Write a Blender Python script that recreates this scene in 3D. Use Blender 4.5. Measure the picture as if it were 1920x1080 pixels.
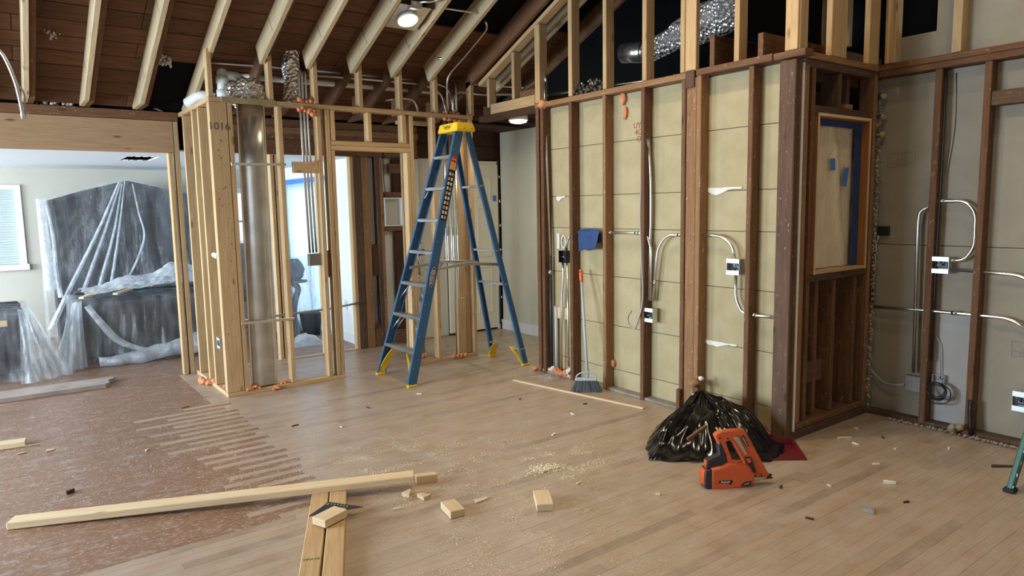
import bpy, bmesh, math, random
from mathutils import Vector, Matrix, noise
random.seed(11)
S = bpy.context.scene
C = S.collection
for o in list(bpy.data.objects):
    bpy.data.objects.remove(o)

# ------------------------------------------------------------------ camera
YAW, PITCH, ROLL, FPX = 0.633866727, 0.116402062, 0.0182885782, 1305.18
cam = bpy.data.cameras.new('camera'); co = bpy.data.objects.new('camera', cam); C.objects.link(co)
cy, sy, cp, sp = math.cos(YAW), math.sin(YAW), math.cos(PITCH), math.sin(PITCH)
fw = Vector((sy*cp, cy*cp, -sp)); r0 = Vector((cy, -sy, 0)); d0 = fw.cross(r0)
rr = r0*math.cos(ROLL) + d0*math.sin(ROLL); dd = -r0*math.sin(ROLL) + d0*math.cos(ROLL)
M = Matrix.Identity(4)
for i in range(3):
    M[i][0], M[i][1], M[i][2] = rr[i], -dd[i], -fw[i]
M[2][3] = 1.53
co.matrix_world = M
cam.sensor_fit = 'HORIZONTAL'; cam.sensor_width = 36.0; cam.lens = 36.0*FPX/1920.0
cam.clip_start = 0.05; cam.clip_end = 200
S.camera = co

# ------------------------------------------------------------------ world, daylight, exposure
W = bpy.data.worlds.new('sky'); S.world = W; W.use_nodes = True
bg = W.node_tree.nodes['Background']; bg.inputs[0].default_value = (0.80, 0.90, 1.0, 1); bg.inputs[1].default_value = 1.3
S.view_settings.view_transform = 'Standard'; S.view_settings.look = 'None'
S.view_settings.exposure = 0.0; S.view_settings.gamma = 1.0; S.view_settings.use_curve_mapping = False
S.cycles.use_denoising = True
S.cycles.max_bounces = 7; S.cycles.transparent_max_bounces = 10
S.cycles.use_adaptive_sampling = True; S.cycles.adaptive_threshold = 0.04
S.cycles.sample_clamp_indirect = 6.0

def area(name, loc, target, sx, sz, power, col):
    l = bpy.data.lights.new(name, 'AREA'); l.shape = 'RECTANGLE'; l.size = sx; l.size_y = sz
    l.energy = power; l.color = col
    o = bpy.data.objects.new(name, l); C.objects.link(o); o.location = loc
    o.rotation_euler = (Vector(target)-Vector(loc)).to_track_quat('-Z', 'Y').to_euler()
    return o
DAY = (0.70, 0.85, 1.0)
area('daylight_living_window', (-3.6, 8.75, 1.35), (0, 8.3, 1.0), 2.3, 1.5, 460, DAY)
area('daylight_main_window', (-3.6, 4.7, 1.5), (0, 4.6, 0.8), 2.3, 1.5, 450, (0.70, 0.85, 1.0))
area('daylight_patio_door', (4.1, 8.7, 1.1), (0, 8.7, 1.0), 1.5, 1.9, 55, DAY)
area('rear_fill_light', (0.6, -3.0, 1.9), (1.5, 3, 1.2), 2.4, 1.3, 22, (0.88, 0.94, 1.0))  # soft fill added from behind the camera, no known window there

# ------------------------------------------------------------------ materials
MATS = {}
def nodes_of(name):
    m = bpy.data.materials.new(name); m.use_nodes = True; nt = m.node_tree
    p = nt.nodes['Principled BSDF']; MATS[name] = m
    return m, nt, p
def L(nt, a, b): nt.links.new(a, b)
def ramp(nt, fac, stops):
    r = nt.nodes.new('ShaderNodeValToRGB'); e = r.color_ramp.elements
    while len(e) < len(stops): e.new(0.5)
    for k, (p, c) in enumerate(stops):
        e[k].position = p; e[k].color = (c, c, c, 1) if isinstance(c, (int, float)) else (*c, 1)
    L(nt, fac, r.inputs[0]); return r.outputs[0]
def mixc(nt, fac, a, b, mode='MIX'):
    n = nt.nodes.new('ShaderNodeMix'); n.data_type = 'RGBA'; n.blend_type = mode
    for sock, v in ((n.inputs[0], fac), (n.inputs[6], a), (n.inputs[7], b)):
        if isinstance(v, bpy.types.NodeSocket): L(nt, v, sock)
        elif isinstance(v, (int, float)): sock.default_value = v
        else: sock.default_value = (*v, 1)
    return n.outputs[2]
def math_n(nt, op, a, b=0.0):
    n = nt.nodes.new('ShaderNodeMath'); n.operation = op
    for k, v in ((0, a), (1, b)):
        if isinstance(v, bpy.types.NodeSocket): L(nt, v, n.inputs[k])
        else: n.inputs[k].default_value = v
    return n.outputs[0]
def coords(nt, scale, offset_random=True):
    tc = nt.nodes.new('ShaderNodeTexCoord'); v = tc.outputs['Object']
    if offset_random:
        oi = nt.nodes.new('ShaderNodeObjectInfo'); cx = nt.nodes.new('ShaderNodeCombineXYZ')
        a = math_n(nt, 'MULTIPLY', oi.outputs['Random'], 37.0); b = math_n(nt, 'MULTIPLY', oi.outputs['Random'], 11.3)
        L(nt, a, cx.inputs[0]); L(nt, b, cx.inputs[1])
        ad = nt.nodes.new('ShaderNodeVectorMath'); ad.operation = 'ADD'; L(nt, v, ad.inputs[0]); L(nt, cx.outputs[0], ad.inputs[1]); v = ad.outputs[0]
    mp = nt.nodes.new('ShaderNodeMapping'); mp.inputs['Scale'].default_value = scale; L(nt, v, mp.inputs['Vector'])
    return mp.outputs[0]
def noise_n(nt, vec, scale, detail=4, rough=0.55, kind=None):
    n = nt.nodes.new('ShaderNodeTexNoise')
    if kind: n.noise_type = kind; n.inputs['Scale'].default_value = scale
    n.inputs['Detail'].default_value = detail; n.inputs['Roughness'].default_value = rough
    L(nt, vec, n.inputs['Vector']); return n.outputs['Fac']
def bump(nt, p, h, strength, dist=0.01):
    b = nt.nodes.new('ShaderNodeBump'); b.inputs['Strength'].default_value = strength; b.inputs['Distance'].default_value = dist
    L(nt, h, b.inputs['Height']); L(nt, b.outputs[0], p.inputs['Normal'])
def plain(name, col, rough=0.6, metal=0.0, spec=0.5, var=0.0, nscale=12):
    m, nt, p = nodes_of(name)
    p.inputs['Base Color'].default_value = (*col, 1); p.inputs['Roughness'].default_value = rough
    p.inputs['Metallic'].default_value = metal; p.inputs['Specular IOR Level'].default_value = spec
    if var:
        f = noise_n(nt, coords(nt, (1, 1, 1)), nscale, 5)
        c = mixc(nt, ramp(nt, f, [(0.3, 0.0), (0.7, 1.0)]), tuple(x*(1-var) for x in col), tuple(min(1, x*(1+var*.6)) for x in col))
        L(nt, c, p.inputs['Base Color'])
    return m
def wood(name, light, dark, knot, rough=0.75, spots=None, grain=1.0, vary=0.22):
    m, nt, p = nodes_of(name)
    g = noise_n(nt, coords(nt, (0.9, 16*grain, 16*grain)), 2.2, 6, 0.6)
    c = mixc(nt, ramp(nt, g, [(0.32, 0.0), (0.68, 1.0)]), dark, light)
    big = noise_n(nt, coords(nt, (0.7, 2.5, 2.5)), 1.7, 3)
    c = mixc(nt, math_n(nt, 'MULTIPLY', ramp(nt, big, [(0.45, 0.0), (0.8, 1.0)]), 0.5), c, dark)
    v = nt.nodes.new('ShaderNodeTexVoronoi'); v.inputs['Scale'].default_value = 3.0
    L(nt, coords(nt, (1.0, 3.2, 3.2)), v.inputs['Vector'])
    k = ramp(nt, v.outputs['Distance'], [(0.06, 1.0), (0.13, 0.0)])
    c = mixc(nt, math_n(nt, 'MULTIPLY', k, 0.75), c, knot)
    if spots:
        s = noise_n(nt, coords(nt, (4, 9, 9)), 6, 4, 0.7)
        c = mixc(nt, ramp(nt, s, [(0.62, 0.0), (0.70, 0.8)]), c, spots)
    oi = nt.nodes.new('ShaderNodeObjectInfo'); h = nt.nodes.new('ShaderNodeHueSaturation')
    L(nt, math_n(nt, 'ADD', math_n(nt, 'MULTIPLY', oi.outputs['Random'], vary), 1-vary/2), h.inputs['Value'])
    L(nt, c, h.inputs['Color']); L(nt, h.outputs[0], p.inputs['Base Color'])
    p.inputs['Roughness'].default_value = rough; p.inputs['Specular IOR Level'].default_value = 0.3
    bump(nt, p, g, 0.25, 0.002)
    return m
wood('new_wood', (0.60, 0.42, 0.225), (0.46, 0.29, 0.135), (0.20, 0.09, 0.035))
wood('rafter_wood', (0.60, 0.48, 0.30), (0.44, 0.33, 0.19), (0.16, 0.10, 0.05))
wood('header_wood', (0.50, 0.33, 0.19), (0.38, 0.23, 0.12), (0.10, 0.05, 0.03))
wood('old_wood', (0.20, 0.100, 0.048), (0.115, 0.052, 0.024), (0.05, 0.02, 0.01), spots=(0.42, 0.30, 0.20))
wood('old_wood_light', (0.34, 0.185, 0.085), (0.22, 0.110, 0.048), (0.10, 0.04, 0.02), spots=(0.55, 0.45, 0.34))
wood('old_post_wood', (0.15, 0.085, 0.052), (0.085, 0.045, 0.028), (0.03, 0.02, 0.012), spots=(0.35, 0.29, 0.23))
wood('sheathing_wood', (0.165, 0.075, 0.034), (0.085, 0.036, 0.016), (0.03, 0.012, 0.006), grain=0.6, vary=0.4)
wood('dark_wood', (0.085, 0.040, 0.020), (0.05, 0.022, 0.011), (0.02, 0.01, 0.005))
wood('jamb_wood', (0.42, 0.17, 0.05), (0.33, 0.12, 0.035), (0.15, 0.05, 0.02))
wood('cut_wood', (0.74, 0.60, 0.40), (0.64, 0.47, 0.27), (0.30, 0.15, 0.07))
wood('armoire_wood', (0.035, 0.028, 0.026), (0.02, 0.016, 0.015), (0.01, 0.01, 0.01))
plain('unlit_felt', (0.006, 0.006, 0.007), 0.95, spec=0.1)  # near-black colour painted as the unlit dark of attic and roof gaps
plain('drywall_white', (0.80, 0.82, 0.80), 0.85, var=0.05, nscale=3)
plain('ceiling_white', (0.80, 0.82, 0.83), 0.9)
plain('living_wall', (0.60, 0.56, 0.47), 0.85, var=0.03, nscale=2)
plain('hall_paint', (0.66, 0.64, 0.52), 0.55, var=0.04, nscale=2)
plain('door_paint', (0.80, 0.76, 0.62), 0.45)
plain('trim_white', (0.82, 0.84, 0.84), 0.45)
plain('joint_dark', (0.10, 0.075, 0.045), 0.9)
plain('paper', (0.82, 0.79, 0.70), 0.9)
plain('stamp', (0.12, 0.08, 0.06), 0.9)
plain('stamp_grey', (0.17, 0.16, 0.15), 0.9)
plain('red_ink', (0.34, 0.07, 0.045), 0.9)
plain('emt', (0.72, 0.73, 0.72), 0.30, 1.0)
plain('galvanized', (0.70, 0.72, 0.73), 0.38, 1.0, var=0.2, nscale=25)
plain('box_flange', (0.82, 0.90, 0.94), 0.30, 0.6)
plain('duct_metal', (0.62, 0.61, 0.59), 0.27, 0.92, var=0.25, nscale=5)
plain('seam_metal', (0.85, 0.84, 0.80), 0.22, 1.0)
plain('nail_plate', (0.80, 0.70, 0.48), 0.28, 1.0, var=0.2, nscale=10)
plain('dull_steel', (0.27, 0.255, 0.23), 0.5, 0.7, var=0.25, nscale=30)
plain('dark_metal', (0.045, 0.045, 0.05), 0.45, 0.6)
plain('black_pipe', (0.03, 0.033, 0.037), 0.4)
plain('pvc', (0.80, 0.80, 0.76), 0.4)
plain('pvc_grey', (0.55, 0.56, 0.56), 0.45)
plain('cast_iron', (0.42, 0.43, 0.43), 0.5, 0.3)
plain('copper', (0.55, 0.20, 0.09), 0.35, 1.0)
plain('black_cable', (0.012, 0.013, 0.016), 0.45)
plain('grey_cable', (0.33, 0.34, 0.34), 0.45)
plain('orange_foam', (0.74, 0.29, 0.13), 0.85, var=0.25, nscale=30)
plain('beige_foam', (0.40, 0.33, 0.20), 0.9, var=0.35, nscale=30)
plain('ladder_blue', (0.035, 0.115, 0.235), 0.45, var=0.12, nscale=9)
plain('ladder_yellow', (0.78, 0.52, 0.03), 0.4)
plain('aluminium', (0.62, 0.63, 0.64), 0.36, 1.0)
plain('black_print', (0.012, 0.011, 0.010), 0.6)
plain('white_print', (0.85, 0.82, 0.75), 0.6)
plain('red_print', (0.45, 0.07, 0.04), 0.6)
plain('orange_print', (0.80, 0.36, 0.10), 0.6)
plain('nailer_orange', (0.60, 0.10, 0.025), 0.42, var=0.08, nscale=20)
plain('nailer_black', (0.018, 0.018, 0.02), 0.5)
plain('steel', (0.50, 0.49, 0.46), 0.35, 1.0)
plain('grip_orange', (0.78, 0.16, 0.04), 0.5)
plain('broom_grey', (0.48, 0.52, 0.56), 0.45)
plain('bristle', (0.24, 0.275, 0.33), 0.6, var=0.35, nscale=50)
plain('blue_cloth', (0.030, 0.075, 0.21), 0.9, var=0.25, nscale=25)
plain('blue_tape', (0.02, 0.055, 0.16), 0.7, var=0.15, nscale=12)
plain('blue_tape_bright', (0.07, 0.22, 0.62), 0.7)
plain('red_plastic', (0.14, 0.012, 0.013), 0.4)
plain('green_paint', (0.035, 0.14, 0.10), 0.45, var=0.15, nscale=20)
plain('rubber', (0.012, 0.012, 0.013), 0.7)
plain('square_black', (0.012, 0.013, 0.018), 0.35)
plain('sofa_cloth', (0.022, 0.021, 0.022), 0.85)
plain('grey_pot', (0.05, 0.055, 0.06), 0.7)
plain('grey_dust', (0.30, 0.27, 0.23), 0.95, var=0.4, nscale=25)
plain('insulation_dark', (0.13, 0.115, 0.085), 0.98, var=0.6, nscale=60)
plain('insulation_white', (0.62, 0.60, 0.57), 0.98, var=0.2, nscale=40)
plain('sawdust', (0.90, 0.82, 0.62), 0.95)
plain('chip_wood', (0.72, 0.56, 0.36), 0.9)
plain('dark_chip', (0.06, 0.035, 0.025), 0.9)
plain('wire_blue', (0.10, 0.16, 0.35), 0.5)
plain('wire_red', (0.35, 0.05, 0.04), 0.5)
plain('dusty_board', (0.40, 0.32, 0.27), 0.6, var=0.25, nscale=4)
plain('white_plastic', (0.80, 0.80, 0.78), 0.4)

def lath_mat(name, a, b, scuff, green=None):
    m, nt, p = nodes_of(name)
    v = coords(nt, (1, 1, 1), False)
    f = noise_n(nt, v, 1.6, 5); c = mixc(nt, ramp(nt, f, [(0.35, 0.0), (0.65, 1.0)]), a, b)
    s = noise_n(nt, coords(nt, (1, 7, 3), False), 4.5, 6, 0.75)
    c = mixc(nt, ramp(nt, s, [(0.70, 0.0), (0.80, 0.7)]), c, scuff)
    fib = noise_n(nt, coords(nt, (1, 60, 6), False), 5, 2)
    c = mixc(nt, math_n(nt, 'MULTIPLY', fib, 0.22), c, tuple(x*0.7 for x in a))
    oi = nt.nodes.new('ShaderNodeObjectInfo'); h = nt.nodes.new('ShaderNodeHueSaturation')
    L(nt, math_n(nt, 'ADD', math_n(nt, 'MULTIPLY', oi.outputs['Random'], 0.10), 0.95), h.inputs['Value'])
    L(nt, c, h.inputs['Color']); L(nt, h.outputs[0], p.inputs['Base Color']); p.inputs['Roughness'].default_value = 0.9
lath_mat('lath', (0.43, 0.355, 0.195), (0.50, 0.42, 0.25), (0.74, 0.70, 0.58))
lath_mat('drywall_back', (0.315, 0.28, 0.215), (0.35, 0.315, 0.245), (0.62, 0.59, 0.50))
lath_mat('drywall_back_grey', (0.40, 0.39, 0.37), (0.44, 0.43, 0.41), (0.66, 0.65, 0.62))

# crinkled foil
m, nt, p = nodes_of('foil')
p.inputs['Base Color'].default_value = (0.88, 0.87, 0.85, 1); p.inputs['Metallic'].default_value = 0.72; p.inputs['Roughness'].default_value = 0.22
vo = nt.nodes.new('ShaderNodeTexVoronoi'); vo.inputs['Scale'].default_value = 34; L(nt, coords(nt, (1, 1, 1)), vo.inputs['Vector'])
h2 = math_n(nt, 'ADD', vo.outputs['Distance'], math_n(nt, 'MULTIPLY', noise_n(nt, coords(nt, (1, 1, 1)), 22, 4), 1.4)); bump(nt, p, h2, 0.9, 0.03)
# black bin bag
m, nt, p = nodes_of('bag_black')
p.inputs['Base Color'].default_value = (0.004, 0.004, 0.005, 1); p.inputs['Roughness'].default_value = 0.17; p.inputs['Specular IOR Level'].default_value = 0.42
bump(nt, p, noise_n(nt, coords(nt, (1, 1, 1.6)), 6.5, 3, 0.5, 'RIDGED_MULTIFRACTAL'), 0.45, 0.03)
# translucent polythene sheeting
def poly(name, lo, hi, scale, tint=(0.86, 0.92, 0.97), thresh=(0.42, 0.66), gloss=0.16, trans=0.5):
    m = bpy.data.materials.new(name); m.use_nodes = True; nt = m.node_tree; MATS[name] = m
    out = nt.nodes['Material Output']; nt.nodes.remove(nt.nodes['Principled BSDF'])
    tr = nt.nodes.new('ShaderNodeBsdfTransparent'); tr.inputs[0].default_value = (0.97, 0.98, 0.99, 1)
    df = nt.nodes.new('ShaderNodeBsdfDiffuse'); df.inputs[0].default_value = (*tint, 1)
    tl = nt.nodes.new('ShaderNodeBsdfTranslucent'); tl.inputs[0].default_value = (*tint, 1)
    gl = nt.nodes.new('ShaderNodeBsdfGlossy'); gl.inputs[0].default_value = (1, 1, 1, 1); gl.inputs['Roughness'].default_value = 0.22
    f = noise_n(nt, coords(nt, scale, False), 3.2, 6, 0.65)
    bmp = nt.nodes.new('ShaderNodeBump'); bmp.inputs['Strength'].default_value = 0.7; bmp.inputs['Distance'].default_value = 0.04; L(nt, f, bmp.inputs['Height'])
    for n in (df, tl, gl): L(nt, bmp.outputs[0], n.inputs['Normal'])
    a = nt.nodes.new('ShaderNodeMixShader'); a.inputs[0].default_value = trans; L(nt, df.outputs[0], a.inputs[1]); L(nt, tl.outputs[0], a.inputs[2])
    g = nt.nodes.new('ShaderNodeMixShader'); g.inputs[0].default_value = gloss; L(nt, a.outputs[0], g.inputs[1]); L(nt, gl.outputs[0], g.inputs[2])
    x = nt.nodes.new('ShaderNodeMixShader'); L(nt, ramp(nt, f, [(thresh[0], lo), (thresh[1], hi)]), x.inputs[0])
    L(nt, tr.outputs[0], x.inputs[1]); L(nt, g.outputs[0], x.inputs[2]); L(nt, x.outputs[0], out.inputs[0])
poly('poly_drape', 0.12, 0.50, (1.5, 1.5, 0.38), thresh=(0.40, 0.78))
poly('poly_top', 0.55, 0.96, (2.5, 2.5, 2.5), tint=(0.90, 0.95, 1.0))
poly('poly_veil', 0.26, 0.72, (2.4, 2.4, 0.5), thresh=(0.38, 0.72))
poly('poly_clear', 0.10, 0.42, (2.0, 2.0, 0.8), gloss=0.10)
poly('poly_door', 0.62, 0.86, (2.0, 2.5, 0.5), tint=(0.60, 0.80, 0.93), gloss=0.05)
poly('poly_niche', 0.94, 1.0, (2.2, 2.2, 1.1), tint=(0.93, 0.78, 0.54), gloss=0.10, trans=0.08)
# cellular shade, glass, lamp lens
m, nt, p = nodes_of('shade_cloth'); p.inputs['Base Color'].default_value = (0.50, 0.56, 0.53, 1); p.inputs['Roughness'].default_value = 0.9
p.inputs['Transmission Weight'].default_value = 0.0
m, nt, p = nodes_of('glass'); p.inputs['Base Color'].default_value = (1, 1, 1, 1); p.inputs['Roughness'].default_value = 0.0
p.inputs['Transmission Weight'].default_value = 1.0; p.inputs['IOR'].default_value = 1.02
def glow(name, col, s):
    m = bpy.data.materials.new(name); m.use_nodes = True; nt = m.node_tree; MATS[name] = m
    nt.nodes.remove(nt.nodes['Principled BSDF']); e = nt.nodes.new('ShaderNodeEmission')
    e.inputs[0].default_value = (*col, 1); e.inputs[1].default_value = s; L(nt, e.outputs[0], nt.nodes['Material Output'].inputs[0])
glow('lamp_lens', (1.0, 0.80, 0.48), 14)

# floor boards: attribute 'tone' r = board shade, g = 1 for the old finished boards, b = random offset
m, nt, p = nodes_of('floor_boards')
at = nt.nodes.new('ShaderNodeAttribute'); at.attribute_name = 'tone'
sep = nt.nodes.new('ShaderNodeSeparateColor'); L(nt, at.outputs['Color'], sep.inputs[0])
tc = nt.nodes.new('ShaderNodeTexCoord'); cx = nt.nodes.new('ShaderNodeCombineXYZ')
L(nt, math_n(nt, 'MULTIPLY', sep.outputs[2], 23.0), cx.inputs[0]); L(nt, math_n(nt, 'MULTIPLY', sep.outputs[2], 7.0), cx.inputs[2])
ad = nt.nodes.new('ShaderNodeVectorMath'); ad.operation = 'ADD'; L(nt, tc.outputs['Object'], ad.inputs[0]); L(nt, cx.outputs[0], ad.inputs[1])
def mapped(vec, sc):
    mp = nt.nodes.new('ShaderNodeMapping'); mp.inputs['Scale'].default_value = sc; L(nt, vec, mp.inputs['Vector']); return mp.outputs[0]
g1 = noise_n(nt, mapped(ad.outputs[0], (1.2, 34, 1)), 2.5, 6, 0.6)
new = mixc(nt, ramp(nt, g1, [(0.3, 0.0), (0.7, 1.0)]), (0.355, 0.262, 0.188), (0.450, 0.345, 0.255))
old = mixc(nt, ramp(nt, g1, [(0.3, 0.0), (0.7, 1.0)]), (0.195, 0.095, 0.050), (0.30, 0.165, 0.095))
tint = ramp(nt, sep.outputs[0], [(0.0, (0.60, 0.56, 0.52)), (0.10, (0.84, 0.81, 0.77)), (0.5, (1, 1, 1)), (1.0, (1.0, 0.93, 0.85))])
new = mixc(nt, 0.75, new, mixc(nt, 1.0, new, tint, 'MULTIPLY'))
dust_o = noise_n(nt, mapped(tc.outputs['Object'], (1.3, 2.6, 1)), 2.6, 9, 0.72)
old = mixc(nt, ramp(nt, dust_o, [(0.52, 0.0), (0.80, 0.70)]), old, (0.60, 0.54, 0.50))
scr = noise_n(nt, mapped(tc.outputs['Object'], (7, 13, 1)), 4, 9, 0.82)
old = mixc(nt, ramp(nt, scr, [(0.53, 0.0), (0.64, 0.78)]), old, (0.74, 0.69, 0.64))
dust_n = noise_n(nt, mapped(tc.outputs['Object'], (1.0, 1.7, 1)), 1.3, 5, 0.6)
new = mixc(nt, ramp(nt, dust_n, [(0.35, 0.0), (0.75, 0.5)]), new, (0.56, 0.48, 0.41))
smear = noise_n(nt, mapped(tc.outputs['Object'], (5, 8, 1)), 3, 7, 0.78)
new = mixc(nt, ramp(nt, smear, [(0.56, 0.0), (0.74, 0.42)]), new, (0.70, 0.60, 0.44))
L(nt, mixc(nt, sep.outputs[1], new, old), p.inputs['Base Color'])
p.inputs['Roughness'].default_value = 0.37; p.inputs['Specular IOR Level'].default_value = 0.5
bump(nt, p, g1, 0.12, 0.002)

def MT(n): return MATS[n]

# ------------------------------------------------------------------ builders
def tag(o, label=None, cat=None, group=None, kind=None):
    if label: o['label'] = label
    if cat: o['category'] = cat
    if group: o['group'] = group
    if kind: o['kind'] = kind
    return o
def attach(o, parent):
    if parent is not None:
        o.parent = parent
        o.matrix_parent_inverse = parent.matrix_basis.inverted()
def link(name, me, mat, parent=None, smooth=False):
    o = bpy.data.objects.new(name, me); C.objects.link(o)
    if mat and not me.materials: me.materials.append(MT(mat))
    if smooth:
        for f in me.polygons: f.use_smooth = True
    attach(o, parent)
    return o
def thing(name, label, cat, loc=(0, 0, 0), group=None):
    o = bpy.data.objects.new(name, None); C.objects.link(o); o.location = loc; o.empty_display_size = 0.1
    return tag(o, label, cat, group)
def struct(name, loc=(0, 0, 0), label=None):
    o = bpy.data.objects.new(name, None); C.objects.link(o); o.location = loc; o.empty_display_size = 0.1
    return tag(o, label=label, kind='structure')
def from_bm(name, bm, mat, parent=None, smooth=False):
    me = bpy.data.meshes.new(name); bm.normal_update(); bm.to_mesh(me); bm.free()
    return link(name, me, mat, parent, smooth)
BOXES = {}
def box_mesh(dx, dy, dz, bev, mat):
    key = (round(dx, 3), round(dy, 3), round(dz, 3), bev, mat)
    if key not in BOXES:
        bm = bmesh.new(); bmesh.ops.create_cube(bm, size=1.0)
        bmesh.ops.scale(bm, vec=(dx, dy, dz), verts=bm.verts)
        if bev: bmesh.ops.bevel(bm, geom=bm.edges[:], offset=min(bev, 0.3*min(dx, dy, dz)), segments=1, affect='EDGES')
        me = bpy.data.meshes.new('board'); bm.to_mesh(me); bm.free(); me.materials.append(MT(mat)); BOXES[key] = me
    return BOXES[key]
def board(name, parent, lo, hi, mat, bev=0.003, axis=None):
    lo = Vector(lo); hi = Vector(hi); d = hi-lo; c = (lo+hi)/2
    ax = axis if axis is not None else max(range(3), key=lambda i: d[i])
    b1, c1 = (ax+1) % 3, (ax+2) % 3
    o = link(name, box_mesh(d[ax], d[b1], d[c1], bev, mat), None, parent)
    R = Matrix.Identity(4)
    for i in range(3): R[i][0] = R[i][1] = R[i][2] = 0
    R[ax][0] = 1; R[b1][1] = 1; R[c1][2] = 1
    o.matrix_basis = Matrix.Translation(c) @ R
    return o
def stick(name, parent, p0, p1, w, t, mat, side=(0, 0, 1), bev=0.002):
    """bar from p0 to p1; t is measured along 'side', w across it"""
    p0 = Vector(p0); p1 = Vector(p1); x = (p1-p0).normalized(); s = Vector(side); z = (s-x*s.dot(x)).normalized(); y = z.cross(x)
    o = link(name, box_mesh((p1-p0).length, w, t, bev, mat), None, parent)
    R = Matrix.Identity(4)
    for i in range(3): R[i][0], R[i][1], R[i][2] = x[i], y[i], z[i]
    o.matrix_basis = Matrix.Translation((p0+p1)/2) @ R
    return o
def prism(name, parent, poly2, org, u, v, t, mat, bev=0.0):
    """polygon in the plane org + a*u + b*v, thickness t along u x v, centred"""
    u = Vector(u).normalized(); v = Vector(v).normalized(); n = u.cross(v); org = Vector(org)
    bm = bmesh.new()
    f = [bm.verts.new(org+u*a+v*b+n*t/2) for a, b in poly2]; k = [bm.verts.new(org+u*a+v*b-n*t/2) for a, b in poly2]
    N = len(poly2); bm.faces.new(f); bm.faces.new(k[::-1])
    for i in range(N): bm.faces.new((f[i], k[i], k[(i+1) % N], f[(i+1) % N]))
    bmesh.ops.recalc_face_normals(bm, faces=bm.faces)
    if bev: bmesh.ops.bevel(bm, geom=bm.edges[:], offset=bev, segments=1, affect='EDGES')
    return from_bm(name, bm, mat, parent)
def fillet(pts, rad):
    pts = [Vector(q) for q in pts]; out = [pts[0]]
    for a, b, c in zip(pts, pts[1:], pts[2:]):
        u = a-b; w = c-b; d = min(rad, u.length*0.48, w.length*0.48); s = b+u.normalized()*d; e = b+w.normalized()*d
        for k in range(6):
            t = k/5; out.append(s*(1-t)**2+b*2*t*(1-t)+e*t*t)
    out.append(pts[-1]); return out
def sweep(bm, pts, r, segs=8, cap=True):
    pts = [Vector(q) for q in pts]; rings = []; nrm = None
    for i, q in enumerate(pts):
        t = (pts[min(i+1, len(pts)-1)]-pts[max(i-1, 0)]).normalized()
        if nrm is None: nrm = t.orthogonal().normalized()
        nrm = (nrm-t*nrm.dot(t)).normalized(); bn = t.cross(nrm); rad = r[i] if isinstance(r, (list, tuple)) else r
        rings.append([bm.verts.new(q+(nrm*math.cos(2*math.pi*k/segs)+bn*math.sin(2*math.pi*k/segs))*rad) for k in range(segs)])
    for A, B in zip(rings, rings[1:]):
        for k in range(segs): bm.faces.new((A[k], A[(k+1) % segs], B[(k+1) % segs], B[k])).smooth = True
    if cap: bm.faces.new(rings[0][::-1]); bm.faces.new(rings[-1])
def tube(name, parent, pts, r, mat, bend=0.0, segs=10):
    bm = bmesh.new(); sweep(bm, fillet(pts, bend) if bend and len(pts) > 2 else pts, r, segs)
    return from_bm(name, bm, mat, parent)
def spline(pts, n=8):
    pts = [Vector(q) for q in pts]; P = [pts[0]*2-pts[1]]+pts+[pts[-1]*2-pts[-2]]; out = []
    for i in range(1, len(P)-2):
        for k in range(n):
            t = k/n; a, b, c, d = P[i-1], P[i], P[i+1], P[i+2]
            out.append(0.5*((2*b)+(c-a)*t+(2*a-5*b+4*c-d)*t*t+(3*b-a-3*c+d)*t**3))
    out.append(pts[-1]); return out
def blob(name, parent, loc, size, mat, seed=0, amp=0.35, sub=2, freq=2.2):
    bm = bmesh.new(); bmesh.ops.create_icosphere(bm, subdivisions=sub, radius=1.0)
    for v in bm.verts:
        k = 1+amp*noise.noise(v.co*freq+Vector((seed*3.1, seed*1.7, seed)))*1.6
        v.co = Vector((v.co.x*size[0]*k, v.co.y*size[1]*k, v.co.z*size[2]*k))+Vector(loc)
    return from_bm(name, bm, mat, parent, True)
def clump(name, parent, locs, rad, mat, seed=0, amp=0.4):
    bm = bmesh.new(); rnd = random.Random(seed)
    for q in locs:
        r = bmesh.ops.create_icosphere(bm, subdivisions=1, radius=rad*rnd.uniform(0.35, 1.2)); off = rnd.uniform(0, 50)
        for v in r['verts']: v.co = v.co*(1+amp*noise.noise(v.co/rad*1.5+Vector((off, off, off))))+Vector(q)
    return from_bm(name, bm, mat, parent, True)
def grid(name, parent, fn, nu, nv, mat, smooth=True, solid=0.0):
    vs = [fn(i/nu, j/nv) for j in range(nv+1) for i in range(nu+1)]
    fs = [(j*(nu+1)+i, j*(nu+1)+i+1, (j+1)*(nu+1)+i+1, (j+1)*(nu+1)+i) for j in range(nv) for i in range(nu)]
    me = bpy.data.meshes.new(name); me.from_pydata([tuple(v) for v in vs], [], fs); me.update()
    o = link(name, me, mat, parent, smooth)
    if solid: md = o.modifiers.new('thickness', 'SOLIDIFY'); md.thickness = solid
    return o
def text(name, parent, body, size, org, u, v, mat, align='CENTER', shear=0.0, ex=0.0003):
    cu = bpy.data.curves.new(name, 'FONT'); cu.body = body; cu.size = size; cu.align_x = align; cu.align_y = 'CENTER'; cu.extrude = ex; cu.shear = shear
    cu.resolution_u = 2
    t = bpy.data.objects.new('tmp_text', cu); C.objects.link(t)
    bpy.context.view_layer.update()
    me = bpy.data.meshes.new_from_object(t.evaluated_get(bpy.context.evaluated_depsgraph_get()))
    bpy.data.objects.remove(t); bpy.data.curves.remove(cu)
    o = link(name, me, mat, parent)
    u = Vector(u).normalized(); v = Vector(v).normalized(); n = u.cross(v); R = Matrix.Identity(4)
    for i in range(3): R[i][0], R[i][1], R[i][2] = u[i], v[i], n[i]
    o.matrix_basis = Matrix.Translation(org) @ R
    return o
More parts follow.
